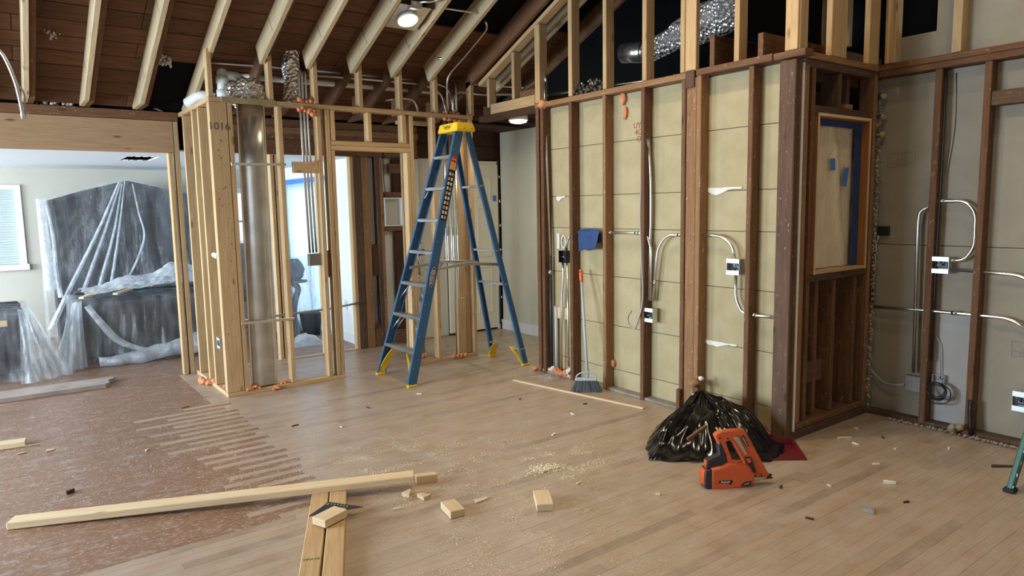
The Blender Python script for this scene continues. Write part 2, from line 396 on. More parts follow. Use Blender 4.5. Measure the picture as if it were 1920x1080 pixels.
def outline(name, parent, polys, org, u, v, t, mat, bev=0.0):
    """2D filled shape (first outline, further ones are holes), extruded"""
    cu = bpy.data.curves.new(name, 'CURVE'); cu.dimensions = '2D'; cu.fill_mode = 'BOTH'; cu.extrude = t/2-bev; cu.bevel_depth = bev; cu.bevel_resolution = 1
    for P in polys:
        s = cu.splines.new('POLY'); s.points.add(len(P)-1); s.use_cyclic_u = True
        for q, (a, b) in zip(s.points, P): q.co = (a, b, 0, 1)
    t_ = bpy.data.objects.new('tmp_curve', cu); C.objects.link(t_); bpy.context.view_layer.update()
    me = bpy.data.meshes.new_from_object(t_.evaluated_get(bpy.context.evaluated_depsgraph_get()))
    bpy.data.objects.remove(t_); bpy.data.curves.remove(cu)
    o = link(name, me, mat, parent); u = Vector(u).normalized(); v = Vector(v).normalized(); n = u.cross(v); R = Matrix.Identity(4)
    for i in range(3): R[i][0], R[i][1], R[i][2] = u[i], v[i], n[i]
    o.matrix_basis = Matrix.Translation(org) @ R
    return o

# ------------------------------------------------------------------ the setting
X1, X3, YC, Y2, YB = 3.97, 4.954, 2.449, 5.93, 7.06      # stud faces of the framed walls
PL = 2.44                                                # top of the wall plates
SL = 0.43                                                # roof pitch
def zu(y): return 2.745+SL*(5.93-y)                      # underside of the rafters
def zs(y): return 2.94+SL*(5.93-y)                       # underside of the roof boarding
RIDGE = 1.0

# floor: slab with individual strip boards
bm = bmesh.new(); bmesh.ops.create_cube(bm, size=1.0)
for v in bm.verts: v.co = Vector((1.4+v.co.x*9.6, 3.95+v.co.y*13.3, -0.06+v.co.z*0.09))
floor = from_bm('floor', bm, 'dark_wood'); tag(floor, 'bare strip wood floor, new boards woven into old dusty ones', kind='structure')
BW = 0.057
planks = []
rnd = random.Random(5)
row = 0; y = -2.55
while y < 10.35:
    y1 = y+BW; ym = (y+y1)/2; cuts = []
    if 3.40 < ym < 7.10:
        k = row % 4
        left_new = {0: 0.70, 1: 1.35, 2: 1.0, 3: 1.35}[k]+rnd.uniform(-0.03, 0.06)
        if k == 2: left_new = rnd.choice((0.90, 1.05, 1.12))
        if ym > 5.85: left_new = 1.27
        if k == 0 and ym < 4.7: left_new = rnd.uniform(0.88, 1.08)
        bound = left_new
    elif ym >= 7.10: bound = 99 if ym > 7.0 else 1.3
    else: bound = -99
    x = -3.25+rnd.uniform(-0.9, 0)
    while x < min(bound, 6.1):
        e = min(x+rnd.uniform(0.45, 1.5), bound, 6.1)
        if e > -3.25: planks.append((max(x, -3.25), e, y, y1, 1.0))
        x = e
    if bound < -3.25: x = -3.25-rnd.uniform(0, 1.0)
    first = True
    while x < 6.1:
        e = x+rnd.uniform(0.5, 1.6)
        if first and 0 < bound < 90: e = x+rnd.choice((0.35, 0.5, 0.65, 1.1)); first = False
        e = min(e, 6.1)
        if e > -3.25: planks.append((max(x, -3.25), e, y, y1, 0.0))
        x = e
    y = y1; row += 1
def plank_bm(bm, lay, q, tone):
    a, b, c, d, old = q; g = 0.0004; dz = -0.0006*tone[2]
    vs = [bm.verts.new((xx, yy, zz)) for zz in (-0.014, dz) for xx, yy in ((a+g, c+g), (b-g, c+g), (b-g, d-g), (a+g, d-g))]
    fs = [bm.faces.new([vs[i] for i in t]) for t in ((4, 5, 6, 7), (0, 1, 5, 4), (1, 2, 6, 5), (2, 3, 7, 6), (3, 0, 4, 7))]
    for f in fs:
        for lp in f.loops: lp[lay] = (tone[0], tone[1], tone[2], 1)
camv = Vector((0, 0, 1.53))
def seen_size(q):
    c = Vector(((q[0]+q[1])/2, (q[2]+q[3])/2, 0)); v = c-camv; depth = v.dot(fw)
    if depth < 0.5: return 0
    px, py = v.dot(rr)/depth*FPX, v.dot(dd)/depth*FPX
    if abs(px) > 1000 or abs(py) > 560: return 0
    if c.x > X3 or (c.x > X1 and YC < c.y < 5.0): return 0
    return (q[1]-q[0])*BW/depth**3
order = sorted(range(len(planks)), key=lambda i: -seen_size(planks[i])); near = set(order[:298])
restbm = bmesh.new(); rlay = restbm.loops.layers.float_color.new('tone')
for i, q in enumerate(planks):
    tone = (rnd.random(), q[4], rnd.random())
    if i in near:
        bm = bmesh.new(); lay = bm.loops.layers.float_color.new('tone'); plank_bm(bm, lay, q, tone)
        from_bm('floor_plank', bm, 'floor_boards', floor)
    else: plank_bm(restbm, rlay, q, tone)
o = from_bm('far_floor_planks', restbm, 'floor_boards', floor); tag(o, kind='stuff')

# roof: black sheet over separate boards, standing in for the dark above, rafters below
ceiling = struct('ceiling', label='open sloped roof of dark boards on rafters, no plaster')
def slab(name, parent, x0, x1, ya, za, yb, zb, t, mat):
    bm = bmesh.new(); n = Vector((0, -(zb-za), yb-ya)).normalized()
    if n.z < 0: n = -n
    a = [(x0, ya, za), (x1, ya, za), (x1, yb, zb), (x0, yb, zb)]
    lo = [bm.verts.new(q) for q in a]; hi = [bm.verts.new(Vector(q)+n*t) for q in a]
    bm.faces.new(lo[::-1]); bm.faces.new(hi)
    for i in range(4): bm.faces.new((lo[i], lo[(i+1) % 4], hi[(i+1) % 4], hi[i]))
    bmesh.ops.recalc_face_normals(bm, faces=bm.faces)
    return from_bm(name, bm, mat, parent)
slab('roof_felt', ceiling, -3.5, 7.2, RIDGE, zs(RIDGE)+0.025, 7.2, zs(7.2)+0.025, 0.03, 'unlit_felt')
slab('roof_felt', ceiling, -3.5, 7.2, RIDGE, zs(RIDGE)+0.025, -2.9, zs(RIDGE)+0.025-SL*3.9, 0.03, 'sheathing_wood')
# boarding laid along X, each board its own piece, the lowest ones left out
RX = [-0.55, -0.15, 0.25, 0.65, 1.05, 1.45, 1.85, 2.24, 2.64, 3.04, 3.43]
bw = 0.172; y = 2.06; row = 0
rb = random.Random(3)
while y < 6.95:
    ya, yb = y+0.003, y+bw-0.003
    stops = [-3.4]; x = -3.4+0.4*rb.randint(2, 5)
    while x < 6.9: stops.append(x); x += 0.4*rb.randint(4, 7)
    stops.append(7.0)
    for a, b in zip(stops, stops[1:]):
        parts = [(a, b)]
        if y < 5.40: parts = [(p, min(q, 3.02)) for p, q in parts if p < 3.02] + [(max(p, 4.02), min(q, 4.66)) for p, q in parts if q > 4.02 and p < 4.66 and y > 5.25]
        if y > 6.35: parts = [(p, min(q, 1.12)) for p, q in parts if p < 1.12] + [(max(p, 1.46), q) for p, q in parts if q > 1.46]
        parts = [(p, min(q, 4.68)) for p, q in parts]
        for p, q in parts:
            if q-p > 0.1: stick('roof_board', ceiling, (p+0.002, y+bw/2, zs(y+bw/2)+0.010), (q-0.002, y+bw/2, zs(y+bw/2)+0.010), (bw-0.008)*math.hypot(1, SL), 0.019, 'sheathing_wood', side=(0, SL, 1), bev=0.002)
    y += bw; row += 1
ct, st = 1/math.hypot(1, SL), SL/math.hypot(1, SL)
def rafter(name, x0, ylow, mat, t=0.038, drop=0.0, cut='square', ytop=RIDGE+0.05, rise=0.0):
    """polygon in the Y-Z plane; drop lifts the underside (shallower rafter)"""
    if cut == 'square': P = [(ylow, zu(ylow)+drop), (ytop, zu(ytop)+drop), (ytop, zs(ytop)-rise), (ylow+0.085, zs(ylow+0.085)-rise)]
    elif cut == 'seat':
        ys = 5.93+(zu(5.93)+drop-PL)/SL
        P = [(ys, PL+0.002), (ytop, zu(ytop)+drop), (ytop, zs(ytop)-rise), (ylow, zs(ylow)-rise), (ylow, PL+0.002)]
        if zs(ylow)-rise < PL+0.01: P = [(ys, PL+0.002), (ytop, zu(ytop)+drop), (ytop, zs(ytop)-rise), (ylow, PL+0.006)]
    # local frame: X along the rafter, so the grain runs with it
    ex = Vector((0, -ct, st)); ez = Vector((0, st, ct)); eyv = Vector((1, 0, 0)); org = Vector((x0+t/2, ylow, zu(ylow)))
    bm = bmesh.new(); F = []; K = []
    for yy, zz in P:
        d = Vector((0, yy-org.y, zz-org.z)); a, b = d.dot(ex), d.dot(ez)
        F.append(bm.verts.new((a, -t/2, b))); K.append(bm.verts.new((a, t/2, b)))
    N = len(P); bm.faces.new(F); bm.faces.new(K[::-1])
    for i in range(N): bm.faces.new((F[i], K[i], K[(i+1) % N], F[(i+1) % N]))
    bmesh.ops.recalc_face_normals(bm, faces=bm.faces); bmesh.ops.bevel(bm, geom=bm.edges[:], offset=0.003, segments=1, affect='EDGES')
    o = from_bm(name, bm, mat, ceiling); R = Matrix.Identity(4)
    for i in range(3): R[i][0], R[i][1], R[i][2] = ex[i], eyv[i], ez[i]
    o.matrix_basis = Matrix.Translation(org) @ R
    return o
for k, x in enumerate(RX):
    if x < 1.4:
        rafter('rafter', x, 7.02, 'rafter_wood', cut='seat'); rafter('old_rafter', x+0.042, 7.2, 'old_wood', cut='seat', drop=0.035)
    elif x < 1.6:
        rafter('rafter', x, 7.02, 'rafter_wood', cut='seat', drop=0.03)
    else:
        rafter('rafter', x, 5.965, 'rafter_wood'); rafter('old_rafter', x+0.042, 7.1, 'old_wood', cut='seat', drop=0.05)
rafter('old_rafter', 3.915, 6.9, 'old_wood', cut='seat', drop=0.01)
rafter('rafter', 4.25, 6.02, 'rafter_wood')
for x in (4.66,): rafter('old_rafter', x, 7.0, 'old_wood', cut='seat', drop=0.02)

# wall_right: old studs on gypsum lath, old plate, new studs above
wall_right = struct('wall_right', (X1, 2.45, 0), 'old brown stud wall with tan lath between studs')
XB = X1+0.089
for k, (a, b) in enumerate(((4.957, 5.003), (4.895, 4.936), (4.512, 4.552), (4.104, 4.142), (3.688, 3.726), (2.753, 2.790))):
    board('stud', wall_right, (X1, a, 0.0), (XB, b, 2.396), 'old_wood' if k != 3 else 'old_wood_light', 0.004)
board('stud', wall_right, (X1, 3.302, 0.0), (XB, 3.338, 2.396), 'old_wood', 0.004)
board('post', wall_right, (X1+0.008, 3.212, 0.0), (XB, 3.299, 2.396), 'old_wood_light', 0.004)
board('stud', wall_right, (X1+0.002, 3.168, 0.0), (XB, 3.208, 2.44), 'old_wood_light', 0.004)
board('block', wall_right, (X1-0.004, 3.225, 2.33), (X1+0.05, 3.30, 2.45), 'old_post_wood', 0.004)
board('corner_post', wall_right, (X1-0.012, 2.452, 0.0), (XB, 2.562, 2.385), 'old_post_wood', 0.005)
board('top_plate', wall_right, (X1-0.004, 3.30, 2.396), (XB, 5.005, PL), 'old_wood_light', 0.004)
board('top_plate', wall_right, (X1-0.006, 2.62, 2.402), (XB, 3.21, 2.446), 'old_wood', 0.004)
board('top_plate', wall_right, (X1-0.002, 2.40, 2.40), (XB, 2.615, 2.442), 'old_wood', 0.004)
for a, b in ((2.565, 2.75), (2.795, 3.16), (3.34, 3.686), (3.73, 4.10), (4.146, 4.508), (4.556, 4.89)):
    board('sole_strip', wall_right, (X1+0.006, a, 0.0), (XB+0.0, b, 0.022), 'grey_dust', 0.004)
board('foot_block', wall_right, (X1-0.03, 3.305, 0.0), (X1-0.002, 3.338, 0.17), 'old_wood', 0.003)
zr = [0.0, 0.165, 0.535, 0.942, 1.335, 1.612, 2.03, 2.396]
ycuts = [[2.45, 3.7, 5.0], [2.45, 3.18, 4.532, 5.0]]
for k, (a, b) in enumerate(zip(zr, zr[1:])):
    yc = ycuts[k % 2]
    for c, d in zip(yc, yc[1:]):
        board('lath_board', wall_right, (XB+0.001, c+0.0015, a+0.0022), (XB+0.011, d-0.0015, b-0.0022), 'lath', 0.0015, axis=1)
board('lath_backing', wall_right, (XB+0.012, 2.45, 0.0), (XB+0.026, 5.0, 2.44), 'joint_dark', 0)
for k, (a, b) in enumerate(((4.93, 4.999), (4.50, 4.548), (4.092, 4.133), (3.670, 3.713), (3.312, 3.352), (2.866, 2.906))):
    top = zu((a+b)/2)-0.045
    board('upper_stud', wall_right, (X1-0.002, a, PL+0.003), (XB-0.002, b, top), 'new_wood', 0.003)
board('upper_stud', wall_right, (X1, 3.216, PL+0.003), (X1+0.040, 3.308, zu(3.25)-0.045), 'new_wood', 0.003)
board('upper_stud', wall_right, (X1+0.002, 2.455, 2.445), (X1+0.09, 2.54, zu(2.5)-0.045), 'new_wood', 0.003)
# sloped plate below the roof and the framing over the hall opening
stick('sloped_plate', wall_right, (X1+0.045, 5.90, zu(5.90)-0.021), (X1+0.045, 2.3, zu(2.3)-0.021), 0.089, 0.038, 'new_wood', side=(0, SL, 1))
for a in (5.725, 5.315):
    board('cripple_stud', wall_right, (X1+0.004, a, 2.526 if a < 5.6 else 2.50), (XB, a+0.040, zu(a+0.04)-0.044), 'new_wood', 0.003)
board('hall_header', wall_right, (X1-0.002, 5.005, 2.428), (X1+0.036, 5.700, 2.522), 'new_wood', 0.003)
board('old_hall_header', wall_right, (X1+0.005, 5.005, 2.372), (XB, 5.92, 2.426), 'dark_wood', 0.003)
board('old_block', wall_right, (X1+0.03, 5.01, 2.525), (XB+0.06, 5.27, 2.585), 'old_wood', 0.003)
board('hall_block', wall_right, (X1+0.02, 5.71, 2.428), (XB, 5.86, 2.52), 'dark_wood', 0.003)
board('end_cripple', wall_right, (X1-0.055, 5.965, PL+0.002), (X1-0.017, 6.055, zu(6.0)+0.06), 'new_wood', 0.003)

# attic behind wall_right, its darkness painted as black panels
wall_attic = struct('wall_attic', (6.9, 2.4, 0), 'black backdrop painted for the unlit attic behind the upper studs')
board('dark_backdrop', wall_attic, (6.9, 1.0, 2.3), (6.95, 8.3, 5.3), 'unlit_felt', 0)
board('dark_backdrop', wall_attic, (3.9, 8.1, 2.3), (6.9, 8.15, 3.2), 'unlit_felt', 0)
board('attic_deck', wall_attic, (XB+0.03, 2.55, 2.30), (6.9, 4.98, 2.395), 'dark_wood', 0)
for yy in (2.72, 3.10):
    board('attic_joist', wall_attic, (X1+0.045 if yy < 3 else X1+0.05, yy, 2.448), (6.6, yy+0.040, 2.60 if yy < 3 else 2.66), 'old_wood', 0.003)
for yy in (4.60, 4.2, 3.7): board('attic_post', wall_attic, (5.6, yy, 2.4), (5.64, yy+0.08, 3.0), 'dark_wood', 0.003)
for k, yy in enumerate((2.70, 2.79, 2.875)):
    board('attic_stud', wall_attic, (5.02, yy, 2.63), (5.06, yy+0.082, 3.6), 'new_wood', 0.003)

# wall_closet: the end of the closet, old framing with a wood-lined niche
wall_closet = struct('wall_closet', (3.98, YC, 0), 'dark old framed closet end wall beside recess')
YD = YC+0.089
board('corner_stud', wall_closet, (3.992, YC-0.002, 0.09), (4.022, YD, 2.385), 'old_wood', 0.003)
board('corner_strip', wall_closet, (4.026, YC-0.006, 0.04), (4.044, YC+0.03, 2.37), 'trim_white', 0.002)
board('corner_lath', wall_closet, (4.050, YC-0.003, 0.10), (4.100, YC+0.05, 2.36), 'old_wood_light', 0.003)
board('stud', wall_closet, (4.150, YC+0.005, 0.10), (4.188, YD, 2.36), 'old_wood', 0.003)
board('stud', wall_closet, (4.875, YC+0.004, 0.10), (4.905, YD, 2.36), 'old_wood', 0.003)
board('stud', wall_closet, (4.912, YC-0.002, 0.0), (4.950, YD, 2.38), 'old_wood_light', 0.003)
board('top_plate', wall_closet, (3.99, YC-0.004, 2.402), (4.955, YD, 2.442), 'old_wood_light', 0.004)
board('top_plate', wall_closet, (4.06, YC+0.002, 2.352), (4.95, YD, 2.399), 'old_post_wood', 0.004)
board('niche_header', wall_closet, (4.19, YC+0.006, 2.078), (4.875, YD, 2.128), 'old_post_wood', 0.003)
board('niche_sill', wall_closet, (4.155, YC-0.002, 1.012), (4.878, YD, 1.058), 'old_post_wood', 0.003)
for a in (4.468, 4.66): board('cripple_stud', wall_closet, (a, YC+0.01 if a < 4.5 else YC+0.06, 2.13), (a+0.036, YD+0.05, 2.35), 'old_post_wood', 0.003)
board('loose_block', wall_closet, (4.56, YC+0.01, 2.13), (4.65, YC+0.07, 2.162), 'old_wood_light', 0.003)
for a in (4.30, 4.485, 4.76):
    board('lower_stud', wall_closet, (a, YC+0.012 if a > 4.4 else YC+0.03, 0.10), (a+0.038, YC+0.19, 1.008), 'old_wood', 0.003)
board('brace_block', wall_closet, (4.19, YC+0.035, 0.33), (4.42, YC+0.075, 0.47), 'old_post_wood', 0.003)
board('bottom_plate', wall_closet, (4.0, YC-0.012, 0.004), (4.95, YD, 0.052), 'old_post_wood', 0.004)
board('bottom_plate', wall_closet, (4.05, YC-0.004, 0.054), (4.93, YD, 0.098), 'old_wood', 0.004)
board('back_lining', wall_closet, (4.06, 2.80, 0.0), (5.0, 2.82, 2.40), 'dark_wood', 0)
board('niche_tape_board', wall_closet, (4.10, 2.70, 2.10), (4.30, 2.72, 2.38), 'jamb_wood', 0)
# upper framing on the closet plate
for a, b, d in ((3.985, 4.030, 0.05), (4.034, 4.070, 0.089), (4.340, 4.478, 0.038), (4.482, 4.522, 0.089), (4.812, 4.945, 0.038)):
    board('upper_stud', wall_closet, (a, YC-0.002, 2.444), (b, YC+d, 4.10), 'new_wood', 0.003)
board('dark_backdrop', wall_closet, (4.0, 2.9, 2.62), (5.0, 2.92, 4.2), 'unlit_felt', 0)  # black panel painted as the dark behind the closet's upper studs

# wood-lined niche with plastic and tape
niche = thing('niche_frame', 'orange wood box frame set in closet end wall, sealed with taped plastic', 'frame', (4.53, YC, 1.05))
board('jamb', niche, (4.200, YC-0.012, 1.060), (4.220, YC+0.16, 2.074), 'jamb_wood', 0.002)
board('jamb', niche, (4.832, YC-0.012, 1.060), (4.852, YC+0.16, 2.074), 'jamb_wood', 0.002)
board('head', niche, (4.200, YC-0.012, 2.056), (4.852, YC+0.16, 2.076), 'jamb_wood', 0.002, axis=0)
board('sill', niche, (4.200, YC-0.014, 1.060), (4.852, YC+0.16, 1.080), 'new_wood', 0.002, axis=0)
for lo, hi in (((4.196, YC-0.016, 1.058), (4.212, YC-0.010, 2.080)), ((4.840, YC-0.016, 1.058), (4.856, YC-0.010, 2.080)), ((4.212, YC-0.016, 2.062), (4.840, YC-0.010, 2.080))):
    board('face_edge', niche, lo, hi, 'cut_wood', 0.001)
board('back_panel', niche, (4.20, YC+0.165, 1.06), (4.852, YC+0.175, 2.076), 'jamb_wood', 0.0, axis=2)
def fn(u, v):
    return Vector((4.222+0.608*u, YC+0.070+0.012*noise.noise(Vector((u*4+v*3, v*5-u*2, 1.0)))-0.02*math.exp(-((u-0.75+0.3*v)/0.06)**2), 1.084+0.968*v))
grid('plastic_film', niche, fn, 26, 34, 'poly_niche')
board('tape', niche, (4.742, YC+0.036, 1.085), (4.829, YC+0.040, 2.052), 'blue_tape', 0.0, axis=2)
board('tape', niche, (4.222, YC+0.036, 2.012), (4.742, YC+0.040, 2.052), 'blue_tape', 0.0, axis=0)
prism('tape_patch', niche, [(0, 0), (0.055, 0.0), (0.048, 0.078), (-0.01, 0.074)], (4.455, YC+0.040, 1.73), (1, 0, 0), (0, 0, 1), 0.002, 'blue_tape_bright')
prism('tape_patch', niche, [(0, 0.01), (0.05, 0.0), (0.075, 0.13), (0.03, 0.13), (0.0, 0.08)], (4.61, YC+0.040, 1.62), (1, 0, 0), (0, 0, 1), 0.002, 'blue_tape_bright')

# wall_far_right: recessed stud wall with the back of drywall
wall_far = struct('wall_far_right', (X3, 2.4, 0), 'dark old stud wall in recess, beige drywall behind')
XF = X3+0.089
for k, (a, b) in enumerate(((2.045, 2.086), (1.765, 1.804), (1.35, 1.39), (0.95, 0.99), (0.55, 0.59))):
    board('stud', wall_far, (X3, a, 0.0), (XF, b, 2.36), 'old_wood', 0.003)
board('bottom_plate', wall_far, (X3+0.006, -2.5, 0.0), (XF, 2.44, 0.03), 'old_post_wood', 0.003)
board('top_plate', wall_far, (X3-0.004, -2.5, 2.362), (XF, 2.446, 2.402), 'old_wood', 0.004)
board('top_plate', wall_far, (X3+0.002, -2.5, 2.405), (XF, 2.446, 2.445), 'old_wood', 0.004)
board('fire_block', wall_far, (X3+0.004, 1.40, 2.09), (XF-0.01, 1.762, 2.178), 'old_post_wood', 0.004)
for a, b, mt in ((1.81, 2.50, 'drywall_back'), (1.20, 1.81, 'drywall_back'), (-2.5, 1.20, 'drywall_back')):
    for c, d in ((0.03, 1.217), (1.221, 2.36)):
        board('drywall_panel', wall_far, (XF+0.001, a+0.001, c), (XF+0.013, b-0.001, d), mt, 0.001, axis=1)
board('drywall_patch', wall_far, (XF-0.001, 1.806, 0.032), (XF+0.0008, 2.043, 0.78), 'drywall_back_grey', 0.0, axis=1)
for a, b, c, d in ((-2.5, 2.13, 2.446, 5.1), (2.13, 2.42, 2.446, 2.62), (2.40, 2.46, 2.62, 5.0)):
    board('upper_panel', wall_far, (XF+0.001, a, c), (XF+0.013, b, d), 'drywall_back', 0.001, axis=1)
board('dark_backdrop', wall_far, (XF+0.5, 1.5, 2.4), (XF+0.52, 3.0, 5.0), 'unlit_felt', 0)  # black panel painted as the darkness inside the hole above the plate
for a, b in ((2.345, 2.415), (1.945, 2.0), (1.52, 1.56), (1.12, 1.16)):
    board('upper_stud', wall_far, (X3, a, 2.447), (XF-0.002, b, 4.6), 'new_wood', 0.003)
board('outer_skin', wall_far, (XF+0.04, -2.6, 0.0), (XF+0.06, 2.45, 2.44), 'dark_wood', 0)

# wall_utility: new framed chase with a doorway
wall_utility = struct('wall_utility', (1.43, Y2, 0), 'pale new framed chase wall with a doorway and pipes')
YE = Y2+0.089
board('corner_post', wall_utility, (1.424, Y2-0.002, 0.038), (1.558, Y2+0.038, 2.398), 'new_wood', 0.003)
board('corner_stud', wall_utility, (1.562, Y2, 0.038), (1.600, YE, 2.398), 'new_wood', 0.003)
board('corner_stud', wall_utility, (1.426, Y2+0.041, 0.038), (1.515, Y2+0.079, 2.398), 'new_wood', 0.003)
for a in (1.962, 2.300, 2.378, 3.200, 3.440): board('stud', wall_utility, (a, Y2, 0.038), (a+0.038, YE, 2.398), 'new_wood', 0.003)
board('king_stud', wall_utility, (3.160, Y2+0.001, 0.0), (3.197, YE, 2.052), 'new_wood', 0.003)
board('king_stud', wall_utility, (2.419, Y2+0.001, 0.0), (2.452, YE, 2.052), 'new_wood', 0.003)
board('end_post', wall_utility, (3.735, Y2+0.05, 0.038), (3.862, YE+0.002, 2.398), 'new_wood', 0.003)
board('end_post', wall_utility, (3.866, Y2, 0.038), (3.905, YE, 2.398), 'new_wood', 0.003)
board('end_block', wall_utility, (3.69, Y2+0.02, 0.038), (3.78, Y2+0.058, 0.62), 'new_wood', 0.003)
board('top_plate', wall_utility, (1.424, Y2-0.003, 2.400), (3.56, YE, 2.438), 'new_wood', 0.003)
board('top_plate', wall_utility, (3.562, Y2-0.003, 2.400), (3.91, YE, 2.438), 'new_wood', 0.003)
board('top_plate', wall_utility, (1.424, YE+0.002, 2.400), (1.513, YB, 2.438), 'new_wood', 0.003)
board('bottom_plate', wall_utility, (1.424, Y2-0.002, 0.0), (2.45, YE, 0.036), 'new_wood', 0.003)
board('bottom_plate', wall_utility, (3.16, Y2-0.002, 0.0), (3.91, YE, 0.036), 'new_wood', 0.003)
board('bottom_plate', wall_utility, (1.424, YE+0.002, 0.0), (1.513, YB, 0.036), 'new_wood', 0.003)
for k in range(2): board('door_header', wall_utility, (2.419, Y2, 2.054+0.041*k), (3.198, YE, 2.093+0.041*k), 'new_wood', 0.003)
for a in (2.425, 2.775, 3.12): board('cripple_stud', wall_utility, (a, Y2, 2.137), (a+0.038, YE, 2.398), 'new_wood', 0.003)
for a in (1.90, 2.285, 2.700, 3.100, 3.478):
    board('roof_cripple', wall_utility, (a+0.002, Y2+0.001, PL), (a+0.040, YE, zu(Y2)+0.10), 'new_wood', 0.003)
    board('roof_cripple', wall_utility, (a+0.042, Y2+0.16, PL-0.03), (a+0.080, YE+0.16, zu(Y2)-0.18), 'old_wood_light', 0.003)
board('roof_cripple', wall_utility, (1.428, Y2+0.002, PL), (1.466, YE, zu(Y2)+0.06), 'new_wood', 0.003)
for a in (6.30, 6.52, 6.88): board('stud', wall_utility, (1.424, a, 0.038), (1.513, a+0.038, 2.398), 'new_wood', 0.003)
board('side_sheet', wall_utility, (3.30, 6.30, 0.0), (3.385, 6.338, 2.36), 'new_wood', 0.003)
board('side_cap', wall_utility, (3.27, 6.27, 2.362), (3.62, 6.36, 2.398), 'new_wood', 0.003)
board('side_stud', wall_utility, (3.39, 6.42, 0.0), (3.428, 6.51, 2.36), 'dark_wood', 0.003)
board('pipe_block', wall_utility, (2.075, Y2+0.005, 1.850), (2.297, Y2+0.043, 1.945), 'new_wood', 0.003)
board('outlet_block', wall_utility, (2.340, Y2+0.05, 0.93), (2.376, YE, 1.17), 'old_wood_light', 0.003)
board('shield_plate', wall_utility, (1.52, Y2-0.006, 2.395), (1.955, Y2-0.0035, 2.442), 'nail_plate', 0.0008)
text('stamp_text', wall_utility, '1016', 0.085, (1.492, Y2-0.0028, 2.205), (1, 0, 0), (0, 0, 1), 'stamp')
rk = random.Random(2)
for k in range(30):
    x = rk.uniform(1.44, 1.55); z = rk.uniform(0.2, 2.1); s = rk.choice((0.003, 0.004, 0.006))
    prism('nail_hole', wall_utility, [(s*math.cos(t*1.047), s*math.sin(t*1.047)) for t in range(6)], (x, Y2-0.0022, z), (1, 0, 0), (0, 0, 1), 0.0012, 'stamp')

# wall_back: partition to the living room: new header over the wide opening, old studs to the right
wall_back = struct('wall_back', (1.3, YB, 0), 'partition with wide header over living room opening and old studs')
board('header_beam', wall_back, (-3.25, YB, 2.078), (1.372, YB+0.09, 2.360), 'header_wood', 0.003)
board('old_plate', wall_back, (-3.25, YB-0.012, 2.363), (1.42, YB+0.09, 2.440), 'old_wood', 0.004)
board('jack_stud', wall_back, (1.318, YB+0.001, 0.0), (1.356, YB+0.09, 2.075), 'new_wood', 0.003)
board('jack_stud', wall_back, (1.376, YB+0.001, 0.0), (1.416, YB+0.09, 2.36), 'new_wood', 0.003)
for lo, hi in ((2.092, 2.24), (2.243, 2.44)): board('old_header', wall_back, (1.52, YB, lo), (3.90, YB+0.04, hi), 'old_wood', 0.003)
board('old_header_edge', wall_back, (1.52, YB-0.02, 2.30), (3.90, YB-0.002, 2.36), 'old_wood_light', 0.003)
for a, b, mt in ((2.235, 2.27, 'new_wood'), (2.285, 2.32, 'new_wood'), (2.712, 2.75, 'new_wood'), (3.078, 3.115, 'new_wood'), (3.118, 3.20, 'old_post_wood'), (3.204, 3.29, 'old_wood_light'), (3.375, 3.415, 'old_post_wood'), (3.418, 3.455, 'old_wood_light'), (3.70, 3.735, 'old_wood_light'), (3.738, 3.772, 'old_post_wood')):
    board('stud', wall_back, (a, YB+0.002, 0.0), (b, YB+0.088, 2.09), mt, 0.003)
board('floor_plate', wall_back, (1.52, YB+0.002, 0.0), (3.075, YB+0.05, 0.012), 'cut_wood', 0.002)
board('drywall_panel', wall_back, (3.21, YB+0.092, 0.0), (3.95, YB+0.104, 2.09), 'drywall_white', 0.0, axis=2)
for lo, hi in (((3.29, YB+0.01, 0.80), (3.375, YB+0.06, 1.14)), ((3.29, YB+0.01, 0.0), (3.375, YB+0.06, 0.26)), ((3.60, YB+0.05, 1.70), (3.70, YB+0.088, 2.08)), ((3.545, YB+0.02, 1.92), (3.70, YB+0.06, 2.03)), ((3.456, YB+0.02, 1.655), (3.70, YB+0.06, 1.715)), ((3.456, YB+0.02, 1.285), (3.70, YB+0.06, 1.335)), ((3.60, YB+0.05, 0.05), (3.70, YB+0.088, 1.28)), ((3.61, YB+0.02, 0.62), (3.69, YB+0.05, 0.94)), ((3.456, YB+0.01, 0.0), (3.70, YB+0.05, 0.16))):
    board('old_block', wall_back, lo, hi, 'dark_wood' if (hi[2]-lo[2]) > 0.3 else 'old_wood', 0.003)

# hall beyond the opening
wall_hall = struct('wall_hall', (5.055, 6.0, 0), 'smooth pale olive painted drywall at the hall side')
board('painted_drywall', wall_hall, (5.055, 5.0, 0.0), (5.068, 7.075, 2.43), 'hall_paint', 0.002, axis=1)
board('hall_return', wall_hall, (4.062, 4.96, 0.0), (5.05, 4.99, 2.40), 'living_wall', 0, axis=0)
wall_hall_end = struct('wall_hall_end', (4.5, 7.15, 0), 'dark board wall above the hall door')
for lo, hi in ((2.10, 2.27), (2.273, 2.44)): board('wide_board', wall_hall_end, (3.95, 7.15, lo), (5.12, 7.18, hi), 'dark_wood', 0.003)
board('side_stud', wall_hall_end, (5.035, 7.10, 0.0), (5.055, 7.18, 2.10), 'dark_wood', 0.003)
board('side_stud', wall_hall_end, (3.95, 7.15, 0.0), (4.30, 7.18, 2.10), 'living_wall', 0.003)
for k, yy in enumerate((5.2, 5.75, 6.25, 6.75)): board('hall_joist', wall_hall_end, (4.06, yy, 2.445), (6.5, yy+0.04, 2.56), 'dark_wood', 0.003)
board('hall_ceiling_board', wall_hall_end, (4.06, 6.5, 2.43), (5.1, 7.15, 2.445), 'dark_wood', 0.0)
